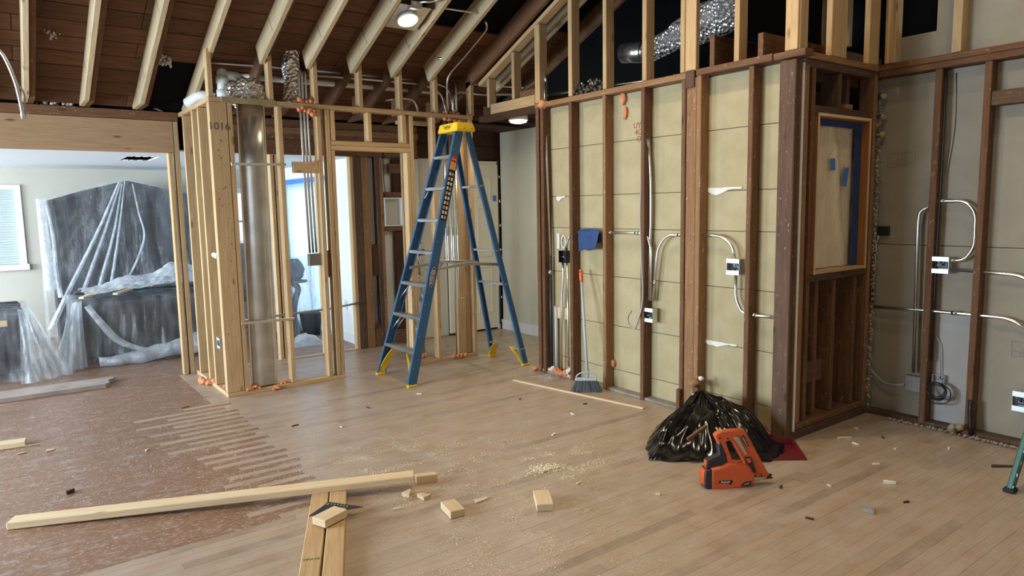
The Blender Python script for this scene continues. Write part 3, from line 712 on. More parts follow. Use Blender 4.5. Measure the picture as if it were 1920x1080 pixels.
trim1 = from_bm('baseboard_hall', (lambda b: (bmesh.ops.create_cube(b, size=1), [setattr(v, 'co', Vector((5.046+v.co.x*0.016, 6.04+v.co.y*2.07, 0.06+v.co.z*0.12))) for v in b.verts], b)[2])(bmesh.new()), 'trim_white')
tag(trim1, kind='structure')
door = struct('door_1', (4.68, 7.13, 0), 'cream six panel hall door, closed')
dslab = board('door_slab', door, (4.305, 7.11, 0.02), (5.005, 7.145, 2.045), 'door_paint', 0.002)
for x0 in (4.40, 4.72):
    for z0, z1 in ((0.22, 0.80), (0.92, 1.52), (1.64, 1.90)):
        for lo, hi in (((x0, 7.101, z0), (x0+0.20, 7.111, z0+0.015)), ((x0, 7.101, z1-0.015), (x0+0.20, 7.111, z1)), ((x0, 7.101, z0), (x0+0.015, 7.111, z1)), ((x0+0.185, 7.101, z0), (x0+0.20, 7.111, z1))):
            board('panel_moulding', dslab, lo, hi, 'door_paint', 0.002)
board('door_casing', door, (5.007, 7.10, 0.0), (5.03, 7.15, 2.07), 'door_paint', 0.002)
board('door_casing', door, (4.28, 7.10, 2.047), (5.03, 7.15, 2.085), 'door_paint', 0.002)
board('tape', door, (4.955, 7.098, 1.60), (5.0, 7.1, 1.67), 'blue_tape_bright', 0.0)
board('tape', door, (5.012, 7.096, 0.06), (5.032, 7.099, 0.55), 'blue_tape', 0.0)
for k in range(7): blob('hinge_dust', door, (5.046, 7.09, 0.1+0.3*k), (0.008, 0.01, 0.02), 'paper', k, sub=1)

# living room beyond
ZC = 2.10
wl = struct('wall_living', (0, 10.4, 0), 'cream living room walls and white ceiling beyond the header')
def wall_y(parent, x0, x1, y, t, z0, z1, holes, mat, name='wall_panel'):
    xs = sorted({x0, x1, *[h[0] for h in holes], *[h[1] for h in holes]})
    for a, b in zip(xs, xs[1:]):
        hs = [h for h in holes if h[0] <= a+1e-6 and h[1] >= b-1e-6]; z = z0
        for h in sorted(hs, key=lambda h: h[2]):
            if h[2] > z: board(name, parent, (a, y, z), (b, y+t, h[2]), mat, 0)
            z = h[3]
        if z < z1: board(name, parent, (a, y, z), (b, y+t, z1), mat, 0)
def wall_x(parent, y0, y1, x, t, z0, z1, holes, mat, name='wall_panel'):
    ys = sorted({y0, y1, *[h[0] for h in holes], *[h[1] for h in holes]})
    for a, b in zip(ys, ys[1:]):
        hs = [h for h in holes if h[0] <= a+1e-6 and h[1] >= b-1e-6]; z = z0
        for h in sorted(hs, key=lambda h: h[2]):
            if h[2] > z: board(name, parent, (x, a, z), (x+t, b, h[2]), mat, 0)
            z = h[3]
        if z < z1: board(name, parent, (x, a, z), (x+t, b, z1), mat, 0)
wall_y(wl, -3.3, 3.3, 10.4, 0.1, 0.0, 2.45, [(-0.75, 0.20, 0.94, 1.85), (2.30, 3.08, 1.0, 1.80)], 'living_wall')
wall_x(wl, 7.16, 10.5, 3.2, 0.1, 0.0, 2.45, [(7.88, 9.42, 0.0, 1.87)], 'drywall_white')
wall_x(wl, 7.16, 10.5, -3.3, 0.1, 0.0, 2.45, [(7.6, 9.9, 0.6, 2.05)], 'living_wall')
# white ceiling with a ragged hole
cz = struct('ceiling_living', (0, 8.7, ZC), 'flat white living room ceiling with a ragged hole')
for lo, hi in (((-3.3, 7.15, ZC), (1.12, 10.4, ZC+0.012)), ((1.40, 7.15, ZC), (3.3, 10.4, ZC+0.012)), ((1.12, 7.15, ZC), (1.40, 7.93, ZC+0.012)), ((1.12, 8.62, ZC), (1.40, 10.4, ZC+0.012))):
    board('ceiling_panel', cz, lo, hi, 'ceiling_white', 0, axis=0)
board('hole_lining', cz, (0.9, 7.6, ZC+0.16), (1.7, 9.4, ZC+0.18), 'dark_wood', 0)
for k in range(7):
    rk = random.Random(k+40); x = 1.12+0.035*k
    prism('torn_edge', cz, [(0, 0), (0.05, 0.01), (0.04, -rk.uniform(0.04, 0.13)), (0.01, -rk.uniform(0.02, 0.08))], (x, 8.61 if k % 2 else 8.03, ZC+0.004), (1, 0, 0), (0, 1, 0), 0.006, 'paper')
board('roof_deck', cz, (-3.4, 7.16, 2.45), (3.95, 10.5, 2.47), 'dark_wood', 0)
w1 = struct('window_1', (-0.25, 10.39, 0.94), 'white framed window with closed pale cellular shade')
for lo, hi in (((-0.82, 10.375, 0.94), (-0.75, 10.40, 1.90)), ((0.20, 10.375, 0.94), (0.27, 10.40, 1.90)), ((-0.75, 10.375, 1.845), (0.20, 10.40, 1.90)), ((-0.84, 10.355, 0.87), (0.29, 10.40, 0.94))):
    board('frame_board', w1, lo, hi, 'trim_white', 0.004)
sb_ = board('shade_backing', w1, (-0.749, 10.428, 0.941), (0.199, 10.434, 1.844), 'shade_cloth', 0)
for k in range(30): board('shade_pleat', sb_, (-0.748, 10.418-0.006*(k % 2), 0.945+0.030*k), (0.198, 10.424-0.006*(k % 2), 0.974+0.030*k), 'shade_cloth', 0.001)
w2 = struct('window_2', (2.7, 10.4, 1.0), 'white framed back window seen between framing')
for lo, hi in (((2.25, 10.37, 0.95), (2.31, 10.41, 1.86)), ((3.07, 10.37, 0.95), (3.13, 10.41, 1.86)), ((2.31, 10.37, 1.79), (3.07, 10.41, 1.86)), ((2.31, 10.37, 0.95), (3.07, 10.41, 1.01)), ((2.31, 10.39, 1.375), (3.07, 10.42, 1.405)), ((2.67, 10.39, 1.01), (2.70, 10.42, 1.79))):
    board('frame_board', w2, lo, hi, 'trim_white', 0.003)
for x in (2.31, 2.70):
    for z in (1.01, 1.405): board('pane', w2, (x+0.001, 10.402, z+0.001), (x+0.358, 10.406, z+0.364), 'glass', 0)
bb = struct('baseboard_living', (3.19, 7.5, 0)); board('baseboard_strip', bb, (3.180, 7.16, 0.0), (3.198, 7.86, 0.10), 'trim_white', 0.003)
o = thing('wall_outlet', 'white wall outlet low beside the plastic covered door', 'outlet', (3.195, 7.62, 0.42))
cpl = board('cover_plate', o, (3.192, 7.585, 0.37), (3.198, 7.655, 0.48), 'white_plastic', 0.002)
for z in (0.395, 0.435): board('socket', cpl, (3.189, 7.605, z), (3.193, 7.635, z+0.025), 'living_wall', 0.001)
pd = struct('door_2', (3.22, 8.65, 0), 'glazed patio door behind taped plastic')
for lo, hi in (((3.215, 7.88, 0.0), (3.28, 7.95, 1.87)), ((3.215, 9.35, 0.0), (3.28, 9.42, 1.87)), ((3.215, 8.60, 0.0), (3.28, 8.68, 1.87)), ((3.215, 7.95, 1.80), (3.28, 9.35, 1.87)), ((3.215, 7.95, 0.0), (3.28, 9.35, 0.08))):
    board('door_rail', pd, lo, hi, 'trim_white', 0.003)
for a, b in ((7.951, 8.599), (8.681, 9.349)): board('pane', pd, (3.243, a, 0.081), (3.249, b, 1.799), 'glass', 0)

# the sides of the room outside the picture
wall_left = struct('wall_left', (-3.25, 3, 0), 'drywall side wall with a wide window opening')
wall_x(wall_left, -2.6, 7.06, -3.35, 0.1, 0.0, 5.2, [(3.5, 5.9, 0.75, 2.25)], 'living_wall')
wall_rear = struct('wall_rear', (1, -2.6, 0), 'drywall wall behind with a window added for fill light')
wall_y(wall_rear, -3.35, 5.1, -2.7, 0.1, 0.0, 5.2, [(-0.6, 1.8, 1.0, 2.4)], 'living_wall')  # opening added to let the fill light in

shell = struct('wall_light_stop', (5.2, 5, 0), 'unseen outer boarding added around hall and closet to block stray light')  # added only to stop light leaking in at hall and closet
board('light_stop_board', shell, (5.20, 2.40, 0.0), (5.22, 8.2, 2.44), 'dark_wood', 0, axis=1)
board('light_stop_board', shell, (3.31, 7.30, 0.0), (5.22, 7.32, 2.44), 'dark_wood', 0, axis=0)
board('light_stop_board', shell, (3.31, 7.20, 2.44), (6.95, 8.15, 2.46), 'dark_wood', 0, axis=0)

# ------------------------------------------------------------------ lamps
def can_lamp(name, label, x, y, power, plate=True, tilt=True):
    z = zu(y)+0.035; n = Vector((0, -SL, -1)).normalized() if tilt else Vector((0, 0, -1)); u = Vector((1, 0, 0)); v = n.cross(u)
    t = thing(name, label, 'ceiling lamp', (x, y, z), 'recessed lamps between the rafters'); c = Vector((x, y, z))
    outline('mounting_plate', t, [[(-0.15, -0.15), (0.15, -0.15), (0.15, 0.15), (-0.15, 0.15)]], c-n*0.022, u, v, 0.003, 'galvanized')
    bm = bmesh.new(); sweep(bm, [c-n*0.06, c-n*0.02, c-n*0.018, c+n*0.01], [0.055, 0.06, 0.085, 0.088], 24); from_bm('trim_ring', bm, 'trim_white', t)
    bm = bmesh.new(); sweep(bm, [c+n*0.011, c+n*0.018, c+n*0.021], [0.078, 0.070, 0.03], 24); from_bm('lens', bm, 'lamp_lens', t)
    for s in (-0.13, 0.13): tube('hanger_bar', t, [c-n*0.03+v*s-u*0.19, c-n*0.03+v*s+u*0.19], 0.006, 'steel', segs=6)
    board('driver_box', t, (x-0.05, y-0.16, z+0.05), (x+0.05, y-0.06, z+0.11), 'galvanized', 0.003)
    l = bpy.data.lights.new(name+'_light', 'AREA'); l.shape = 'DISK'; l.size = 0.15; l.energy = power; l.color = (1.0, 0.80, 0.52); l.spread = math.radians(150)
    lo = bpy.data.objects.new(name+'_light', l); C.objects.link(lo); lo.location = c+n*0.03; lo.rotation_euler = n.to_track_quat('-Z', 'Y').to_euler(); attach(lo, t)
can_lamp('recessed_lamp', 'lit round recessed lamp on a metal plate between two rafters', 2.855, 5.26, 14)
can_lamp('recessed_lamp', 'recessed lamp over the right half, above the picture', 2.855, 3.1, 26)
can_lamp('recessed_lamp', 'recessed lamp over the left half, above the picture', 0.86, 3.1, 14)
can_lamp('recessed_lamp', 'recessed lamp near the ridge, above the picture', 2.06, 1.6, 20)
can_lamp('recessed_lamp', 'added unseen recessed lamp brightening the closet end, above the picture', 3.65, 1.12, 17)  # extra lamp added to brighten the niche and closet face
hl = thing('flush_lamp', 'lit round flush lamp under the hall joists', 'ceiling lamp', (4.23, 5.60, 2.36))
bm = bmesh.new(); sweep(bm, [(4.23, 5.60, 2.43), (4.23, 5.60, 2.372)], [0.09, 0.095], 24); from_bm('lamp_body', bm, 'trim_white', hl)
bm = bmesh.new(); sweep(bm, [(4.23, 5.60, 2.371), (4.23, 5.60, 2.355), (4.23, 5.60, 2.345)], [0.085, 0.08, 0.04], 24); from_bm('lens', bm, 'lamp_lens', hl)
l = bpy.data.lights.new('hall_light', 'AREA'); l.shape = 'DISK'; l.size = 0.16; l.energy = 9; l.color = (1.0, 0.90, 0.70)
lo = bpy.data.objects.new('hall_light', l); C.objects.link(lo); lo.location = (4.23, 5.60, 2.335); attach(lo, hl)

# ------------------------------------------------------------------ step ladder
LB = Vector((3.38, 5.545, 0)); lad = thing('step_ladder', 'tall blue fibreglass step ladder with yellow top and feet', 'ladder', LB)
def rail(name, p0, p1, wide, thick, flip):
    """C-section rail: web faces outwards along Y, flanges turn inwards"""
    p0 = Vector(p0); p1 = Vector(p1); x = (p1-p0).normalized(); yv = Vector((0, 1, 0)); yv = (yv-x*yv.dot(x)).normalized()*flip; w = x.cross(yv)*flip
    sec = [(-wide/2, 0), (wide/2, 0), (wide/2, thick), (wide/2-0.006, thick), (wide/2-0.006, 0.005), (-wide/2+0.006, 0.005), (-wide/2+0.006, thick), (-wide/2, thick)]
    bm = bmesh.new(); A = [bm.verts.new(p0+w*a+yv*b) for a, b in sec]; B = [bm.verts.new(p1+w*a+yv*b) for a, b in sec]; n = len(sec)
    for i in range(n): bm.faces.new((A[i], A[(i+1) % n], B[(i+1) % n], B[i]))
    bm.faces.new(A[::-1]); bm.faces.new(B); bmesh.ops.recalc_face_normals(bm, faces=bm.faces)
    return from_bm(name, bm, 'ladder_blue', lad)
FN0, FN1 = Vector((2.765, 5.235, 0.02)), Vector((3.40, 5.375, 2.215)); FF0, FF1 = Vector((2.765, 5.855, 0.02)), Vector((3.40, 5.655, 2.215))
RN0, RN1 = Vector((4.015, 5.255, 0.02)), Vector((3.50, 5.385, 2.215)); RF0, RF1 = Vector((4.015, 5.835, 0.02)), Vector((3.50, 5.645, 2.215))
near_rail = rail('front_rail', FN0, FN1, 0.082, 0.030, 1); far_rail = rail('front_rail', FF0, FF1, 0.082, 0.030, -1)
rail('rear_rail', RN0, RN1, 0.050, 0.026, 1); rail('rear_rail', RF0, RF1, 0.050, 0.026, -1)
def at(a, b, z): return a+(b-a)*((z-a.z)/(b.z-a.z))
for k in range(7):
    z = 0.285+0.283*k; a = at(FN0, FN1, z); b = at(FF0, FF1, z)
    step_o = stick('step', lad, a+Vector((0, 0.012, 0)), b-Vector((0, 0.012, 0)), 0.085, 0.026, 'aluminium')
    for q in (-0.028, -0.010, 0.008, 0.026): stick('tread_rib', step_o, a+Vector((q, 0.02, 0.0145)), b-Vector((-q, 0.02, -0.0145)), 0.006, 0.004, 'steel', bev=0)
    if k < 3:
        for (e, f, sg) in ((a, FN0, 1), (b, FF0, -1)):
            low = at(FN0, FN1, z-0.17) if sg > 0 else at(FF0, FF1, z-0.17)
            tube('step_brace', step_o, [e+Vector((-0.02, 0.14*sg, -0.013)), low+Vector((-0.02, 0.012*sg, 0))], 0.005, 'aluminium', segs=6)
            tube('step_brace', step_o, [e+Vector((0.025, 0.14*sg, -0.013)), low+Vector((0.025, 0.012*sg, 0))], 0.005, 'aluminium', segs=6)
for z in (0.16, 0.80, 1.12, 1.72): a = at(RN0, RN1, z); b = at(RF0, RF1, z); stick('rear_bar', lad, a, b, 0.045, 0.022, 'aluminium')
for A0, A1, B0, B1, z0, z1, off in ((FN0, FN1, RN0, RN1, 0.985, 0.99, 0.035), (FF0, FF1, RF0, RF1, 0.985, 0.99, -0.035)):
    a = at(A0, A1, z0)+Vector((0, off, 0)); b = at(B0, B1, z1)+Vector((0, off, 0)); mid = (a+b)/2+Vector((0, 0, 0.035))
    stick('spreader', lad, a, mid, 0.006, 0.028, 'steel'); stick('spreader', lad, mid, b, 0.006, 0.028, 'steel')
stick('spreader_bar', lad, at(FN0, FN1, 0.99)+Vector((0.33, 0.05, 0.03)), at(FF0, FF1, 0.99)+Vector((0.33, -0.05, 0.03)), 0.02, 0.015, 'steel')
# yellow top cap, narrower at the top
bm = bmesh.new(); q = [(3.345, 5.335), (3.545, 5.335), (3.545, 5.665), (3.345, 5.665)]
lo_ = [bm.verts.new((x, y, 2.205)) for x, y in q]; mid_ = [bm.verts.new((x, y, 2.222)) for x, y in q]; hi_ = [bm.verts.new((3.445+(x-3.445)*0.86, 5.5+(y-5.5)*0.90, 2.285)) for x, y in q]
for A, B in ((lo_, mid_), (mid_, hi_)):
    for i in range(4): bm.faces.new((A[i], A[(i+1) % 4], B[(i+1) % 4], B[i]))
bm.faces.new(lo_[::-1]); bm.faces.new(hi_); bmesh.ops.recalc_face_normals(bm, faces=bm.faces)
bmesh.ops.bevel(bm, geom=bm.edges[:], offset=0.006, segments=2, affect='EDGES'); cap = from_bm('top_cap', bm, 'ladder_yellow', lad)
def oval(name, parent, a, b, org, u, v, mat, ring=0.0, n=28):
    P = [[(a*math.cos(2*math.pi*k/n), b*math.sin(2*math.pi*k/n)) for k in range(n)]]
    if ring: P.append([((a-ring)*math.cos(2*math.pi*k/n), (b-ring)*math.sin(2*math.pi*k/n)) for k in range(n)])
    return outline(name, parent, P, org, u, v, 0.0012, mat)
cu_, cv_ = Vector((0, -1, 0)), Vector((0.014, 0, 0.063)).normalized()
oc = Vector((3.350, 5.50, 2.250)); oval('logo_ring', cap, 0.058, 0.018, oc, cu_, cv_, 'black_print', 0.004)
text('logo_text', cap, 'WERNER', 0.024, oc-Vector((0.0012, 0, 0)), cu_, cv_, 'black_print')
for dx in (0.04, -0.10): text('cap_text', cap, 'DANGER' if dx > 0 else 'NO STEP', 0.010, oc+Vector((-0.0002, dx+0.03, 0.020)), cu_, cv_, 'black_print')
for dx, dz in ((0.03, 0.02), (0.07, 0.02), (0.07, -0.012), (0.16, 0.016), (0.15, -0.014)): oval('cap_rivet', cap, 0.005, 0.005, Vector((3.36+dx, 5.333+0.018*(dz+0.02)/0.04, 2.245+dz)), (1, 0, 0), (0, 0, 1), 'black_print', n=10)
# yellow feet guards that curve from the lowest step to the foot
def foot(a, sg, lean, h0=0.26, rear=False):
    P = []
    for k in range(9):
        t = k/8; P.append((sg*(0.155*(1-t)**1.8+0.018), h0*(1-t)))
    bm = bmesh.new(); w = 0.042 if rear else 0.036
    rows = []
    for (dy, z) in P:
        c = Vector((a.x+lean*z, a.y+dy, z)); rows.append([bm.verts.new(c+Vector((e, 0, 0))) for e in (-w, w)]+[bm.verts.new(c+Vector((e, -0.010*sg, 0))) for e in (w, -w)])
    for A, B in zip(rows, rows[1:]):
        for i in range(4): bm.faces.new((A[i], A[(i+1) % 4], B[(i+1) % 4], B[i]))
    bm.faces.new(rows[0]); bm.faces.new(rows[-1][::-1]); bmesh.ops.recalc_face_normals(bm, faces=bm.faces)
    from_bm('foot_guard', bm, 'ladder_yellow', lad)
    board('foot_pad', lad, (a.x-0.045, a.y-0.012 if sg > 0 else a.y-0.03, 0.0), (a.x+0.045, a.y+0.03 if sg > 0 else a.y+0.012, 0.02), 'ladder_yellow', 0.004)
foot(FN0, 1, 0.29); foot(FF0, -1, 0.29); foot(RN0, 1, -0.235, 0.17, True); foot(RF0, -1, -0.235, 0.17, True)
# stickers and logo on the near front rail
ru = (FN1-FN0).normalized(); rv = ru.cross(Vector((0, 1, 0))).normalized()
if rv.x > 0: rv = -rv
def on_rail(z, side=0.0): return at(FN0, FN1, z)+rv*side+Vector((0, -0.0015, 0))
def patch(name, z0, z1, w, mat, off=0.0, side=0.0):
    a, b = on_rail(z0, side)+Vector((0, -off, 0)), on_rail(z1, side)+Vector((0, -off, 0)); n = (b-a).length
    outline(name, near_rail, [[(-w/2, 0), (w/2, 0), (w/2, n), (-w/2, n)]], a, -rv, ru, 0.0008, mat)
patch('warning_strip', 1.42, 1.86, 0.058, 'black_print')
for k in range(10):
    for s in (-0.014, 0.014): patch('pictogram', 1.435+0.042*k, 1.460+0.042*k, 0.017, 'white_print' if (k+int(s > 0)) % 3 else 'orange_print', 0.0009, s)
patch('warning_label', 1.865, 1.93, 0.060, 'orange_print'); patch('warning_label', 1.93, 1.985, 0.060, 'red_print')
text('label_text', near_rail, 'WARNING', 0.012, on_rail(1.955)+Vector((0, -0.001, 0)), -rv, ru, 'white_print')
oz = on_rail(0.93); oval('rail_logo', near_rail, 0.098, 0.026, oz, ru, rv, 'black_print'); oval('rail_logo_ring', near_rail, 0.092, 0.022, oz+Vector((0, -0.001, 0)), ru, rv, 'white_print', 0.003)
text('rail_logo_text', near_rail, 'WERNER', 0.034, oz+Vector((0, -0.0016, 0)), ru, rv, 'white_print')
for k in range(8): z = 0.15+0.27*k; oval('rivet', near_rail, 0.005, 0.005, on_rail(z, 0.022), (1, 0, 0), (0, 0, 1), 'steel', n=8)
prism('hinge_label', lad, [(0, 0), (0.012, 0), (0.05, 0.06), (0.038, 0.06)], (at(FF0, FF1, 1.62)-Vector((0.045, 0.04, 0))), (1, 0, 0), (0, 0, 1), 0.002, 'white_print')

# ------------------------------------------------------------------ conduit and boxes on the right wall
XC = 4.012
def pipe(name, label, pts, r=0.0105, mat='emt', bend=0.07, cat='conduit', group=None, fit=()):
    bm = bmesh.new(); P = fillet(pts, bend) if len(pts) > 2 else [Vector(q) for q in pts]
    t = thing(name, label, cat, P[0], group); sweep(bm, P, r, 10); from_bm('tube', bm, mat, t)
    for q, d in fit:
        q = Vector(q); d = Vector(d).normalized(); bm = bmesh.new(); sweep(bm, [q-d*0.018, q+d*0.018], r*1.35, 10); from_bm('coupling', bm, 'steel', t)
    return t
def w1p(*yz, x=XC): return [(x, a, b) for a, b in yz]
def steel_box(label, c, facing, w=0.10, h=0.105, d=0.05, ring=True, wires=True, mat='galvanized', cover=False, group='steel outlet boxes'):
    """open steel box; facing is the unit direction the opening looks"""
    mat = 'dull_steel' if (cover and mat == 'galvanized') else mat
    c = Vector(c); n = Vector(facing); u = Vector((0, 0, 1)).cross(n).normalized(); z = Vector((0, 0, 1))
    t = thing('outlet_box', label, 'outlet box', c, group)
    def q(name, ua, ub, za, zb, na, nb, m, bev=0.001):
        pts = [c+u*a+z*b+n*e for a in (ua, ub) for b in (za, zb) for e in (na, nb)]
        lo = [min(p[i] for p in pts) for i in range(3)]; hi = [max(p[i] for p in pts) for i in range(3)]
        return board(name, t, lo, hi, m, bev)
    q('box_back', -w/2, w/2, -h/2, h/2, -d, -d+0.002, mat); q('box_side', -w/2, -w/2+0.002, -h/2, h/2, -d, 0, mat); q('box_side', w/2-0.002, w/2, -h/2, h/2, -d, 0, mat)
    q('box_side', -w/2, w/2, h/2-0.002, h/2, -d, 0, mat); q('box_side', -w/2, w/2, -h/2, -h/2+0.002, -d, 0, mat)
    if ring:
        q('ring_flange', -w/2, w/2, h*0.24, h*0.52, 0, 0.004, 'box_flange', 0.0015); q('ring_flange', -w/2, w/2, -h*0.52, -h*0.24, 0, 0.004, 'box_flange', 0.0015)
        q('ring_well', -w*0.36, w*0.36, -h*0.24, h*0.24, -d*0.7, -d*0.66, 'dark_metal')
    if cover: q('cover_plate', -w/2, w/2, -h/2, h/2, 0, 0.003, mat)
    if wires:
        r_ = random.Random(int(abs(c.y*1000)))
        for k, m in enumerate(('black_cable', 'white_plastic', 'wire_blue')):
            p = [c-n*d*0.6+u*r_.uniform(-.03, .03)+z*r_.uniform(-.03, .03) for _ in range(3)]+[c-n*d*0.1+u*r_.uniform(-.02, .02)]
            tube('wire', t, spline(p, 5), 0.0025, m, segs=6)
    return t
pipe('conduit', 'long straight conduit down the hall end of right wall, foamed at plate', w1p((4.905, 2.62), (4.915, 2.44), (4.868, 1.08)), bend=0.02)
tube_b = pipe('drain_pipe', 'black pipe continuing down to floor below the long conduit', w1p((4.868, 1.075), (4.872, 0.02), x=XC+0.005), r=0.014, mat='black_pipe', cat='pipe', fit=(((XC, 4.868, 0.93), (0, 0, 1)),))
pipe('grey_riser', 'short grey stub pipe beside the black drain pipe', w1p((4.815, 0.04), (4.815, 0.62), x=XC+0.02), r=0.016, mat='pvc_grey', cat='pipe')
pipe('conduit', 'horizontal conduit run through studs behind the blue cloth', w1p((4.524, 1.300), (3.800, 1.308), (3.700, 1.300), (3.652, 1.20), (3.660, 0.79)), bend=0.09, fit=(((XC, 4.10, 1.305), (0, 1, 0)), ((XC, 3.80, 1.307), (0, 1, 0))))
pipe('conduit', 'curved conduit from middle post down to cluster box', w1p((3.372, 1.302), (3.500, 1.300), (3.585, 1.20), (3.635, 0.79)), bend=0.10, fit=(((XC, 3.375, 1.302), (0, 1, 0)), ((XC, 3.613, 0.93), (0, -0.1, 1))))
pipe('conduit', 'straight conduit leaning inside stud bay, left of cluster box', w1p((3.700, 2.05), (3.672, 1.75), (3.668, 1.45), (3.688, 0.79), x=XC+0.012), bend=0.2)
pipe('cable', 'grey armoured cable hung in long loop over cluster box', [(XC-0.006, 3.676, 1.95), (XC-0.012, 3.700, 2.05), (XC-0.03, 3.722, 1.85), (XC-0.035, 3.735, 1.45), (XC-0.04, 3.715, 1.10), (XC-0.045, 3.690, 0.85), (XC-0.05, 3.700, 0.72), (XC-0.065, 3.762, 0.545), (XC-0.07, 3.828, 0.60), (XC-0.07, 3.832, 0.655), (XC-0.07, 3.790, 0.70)], r=0.0065, mat='grey_cable', bend=0.10, cat='cable')
steel_box('steel box at foot of conduit cluster on right wall stud', (X1+0.012, 3.655, 0.680), (-1, 0, 0))
pipe('conduit', 'conduit curving from middle post down into right wall box', w1p((3.185, 1.304), (3.01, 1.304), (2.918, 1.24), (2.902, 1.155)), bend=0.12)
steel_box('steel box with blank face on right wall beside corner post', (X1+0.012, 2.892, 1.098), (-1, 0, 0))
pipe('conduit', 'conduit dropping from corner side box then turning horizontal', w1p((2.888, 1.045), (2.888, 0.88), (2.835, 0.79), (2.775, 0.782), (2.555, 0.782)), bend=0.06, fit=(((XC, 2.742, 0.782), (0, 1, 0)),))
steel_box('dark steel box near broom, open with coiled wires', (X1+0.02, 4.672, 1.083), (-1, 0, 0), ring=False, mat='dark_metal')
pipe('conduit', 'short bent conduit above the dark steel box', w1p((4.595, 1.26), (4.622, 1.235), (4.640, 1.14)), bend=0.05)
pipe('conduit', 'offset conduit from dark box to floor, left one', w1p((4.690, 1.03), (4.682, 0.90), (4.712, 0.72), (4.722, 0.02)), bend=0.08)
pipe('conduit', 'straight conduit from dark box to floor, right one', w1p((4.628, 1.03), (4.622, 0.02)), bend=0.02)
t = thing('nailing_block', 'pale plywood block between studs behind conduits', 'wood block', (XB-0.02, 4.74, 0.5)); board('plywood', t, (XB-0.022, 4.56, 0.515), (XB-0.002, 4.850, 0.62), 'cut_wood', 0.002)
for k, yy in enumerate((4.795, 4.722)):
    t = thing('pipe_hanger', ('flat white strap plate beside the long conduit', 'white loop shaped hanger beside the strap plate')[k], 'hanger', (XB-0.01, yy, 1.2))
    if k == 0: board('plate', t, (XB-0.012, yy-0.018, 1.145), (XB-0.002, yy+0.018, 1.285), 'white_plastic', 0.003)
    else: tube('loop', t, [(XB-0.008, yy+0.028*math.cos(a), 1.21+0.055*math.sin(a)) for a in [2*math.pi*i/20 for i in range(21)]], 0.007, 'white_plastic', segs=8)
# blue cloth hung over the conduit
cl = thing('cleaning_cloth', 'blue cleaning cloth folded over the horizontal conduit', 'cloth', (X1, 4.33, 1.15))
def fn(u, v):
    y = 4.465-0.262*u; fold = 0.010*math.sin(u*9+1)*v+0.006*noise.noise(Vector((u*5, v*5, 0)))
    zt = 1.322+0.012*math.sin(u*3.1); a = v*1.0
    if a < 0.12: k = a/0.12; return Vector((XC+0.014*math.cos(math.pi*(0.5-k*0.5)+math.pi*0.5)+fold*0.2, y, zt-0.012*k*k))
    k = (a-0.12)/0.88; return Vector((XC-0.018-0.030*k*(0.5+u)+fold, y-0.02*k*(1-u), zt-0.015-0.170*k+0.025*u*k*k))
grid('cloth_front', cl, fn, 20, 20, 'blue_cloth', solid=0.003)
grid('cloth_back', cl, lambda u, v: Vector((XC+0.020+0.006*noise.noise(Vector((u*4, v*3, 3))), 4.455-0.24*u, 1.316-0.10*v)), 10, 8, 'blue_cloth', solid=0.003)
# writing and marks on the lath
wr = thing('red_writing', 'red handwritten letters on the lath high beside a stud', 'writing', (XB, 3.83, 2.0))
for k, s in enumerate(('UYR', '4GY', 'OO')): text('letters', wr, s, 0.062, (XB-0.0005, 3.825-0.012*k, 2.135-0.052*k), (0, -1, 0), (0, 0, 1), 'red_ink')
def tear(label, y0, y1, z, h, seed):
    r_ = random.Random(seed); n = 9; top = [(i/(n-1), z+0.004*r_.random()) for i in range(n)]
    P = [(y0+(y1-y0)*a, b) for a, b in top]+[(y0+(y1-y0)*a, z-h*(0.3+0.7*math.sin(math.pi*min(1, a*1.4+0.1))**1 if a < 0.65 else 0.25)*r_.uniform(0.6, 1.0)) for a, b in reversed(top)]
    t = thing('torn_paper', label, 'torn paper', (XB-0.004, (y0+y1)/2, z-h)); prism('flap', t, [(-a, b) for a, b in P], (XB-0.004, 0, 0), (0, -1, 0), (0, 0, 1), 0.004, 'paper')
tear('small white paper tear on lath near long conduit', 4.82, 4.70, 1.61, 0.05, 1)
tear('long white paper tear on lath right of middle post', 3.165, 2.885, 1.632, 0.05, 2)
tear('white paper tear low on lath right of middle post', 3.165, 2.90, 0.548, 0.045, 3)
for k, (lab, loc, sz) in enumerate((
    ('orange foam ring on right wall plate around long conduit', (X1+0.02, 4.915, 2.425), (0.035, 0.06, 0.04)),
    ('orange foam drip just below right wall plate', (XB-0.01, 3.985, 2.36), (0.02, 0.03, 0.05)),
    ('oval orange foam blob on upper lath panel', (XB-0.008, 3.965, 2.245), (0.014, 0.022, 0.045)),
    ('orange foam blob low on stud right of broom', (X1+0.075, 4.095, 0.215), (0.02, 0.02, 0.032)))):
    t = thing('foam_blob', lab, 'sealant foam', loc, 'orange sealant foam'); blob('foam', t, loc, sz, 'orange_foam', k+1, sub=3, freq=3)
def foam_line(label, pts, rad, seed, mat='orange_foam', group='orange sealant foam', n=14):
    r_ = random.Random(seed); P = spline(pts, 8); n = int(n*1.7); L_ = [P[int(r_.random()*(len(P)-1))]+Vector((r_.uniform(-1, 1), r_.uniform(-1, 1), r_.uniform(-.3, .7)))*rad for _ in range(n)]
    t = thing('foam_bead', label, 'sealant foam', pts[0], group); clump('foam', t, L_, rad, mat, seed)['kind'] = 'stuff'
foam_line('orange foam heaped around the conduits at floor left of broom', [(X1+0.05, 4.84, 0.02), (X1+0.04, 4.70, 0.03), (X1+0.05, 4.57, 0.02)], 0.026, 4, n=26)
foam_line('small orange foam lump at hall end of right wall', [(X1-0.03, 5.02, 0.015), (X1-0.01, 5.01, 0.02)], 0.018, 5, n=5)
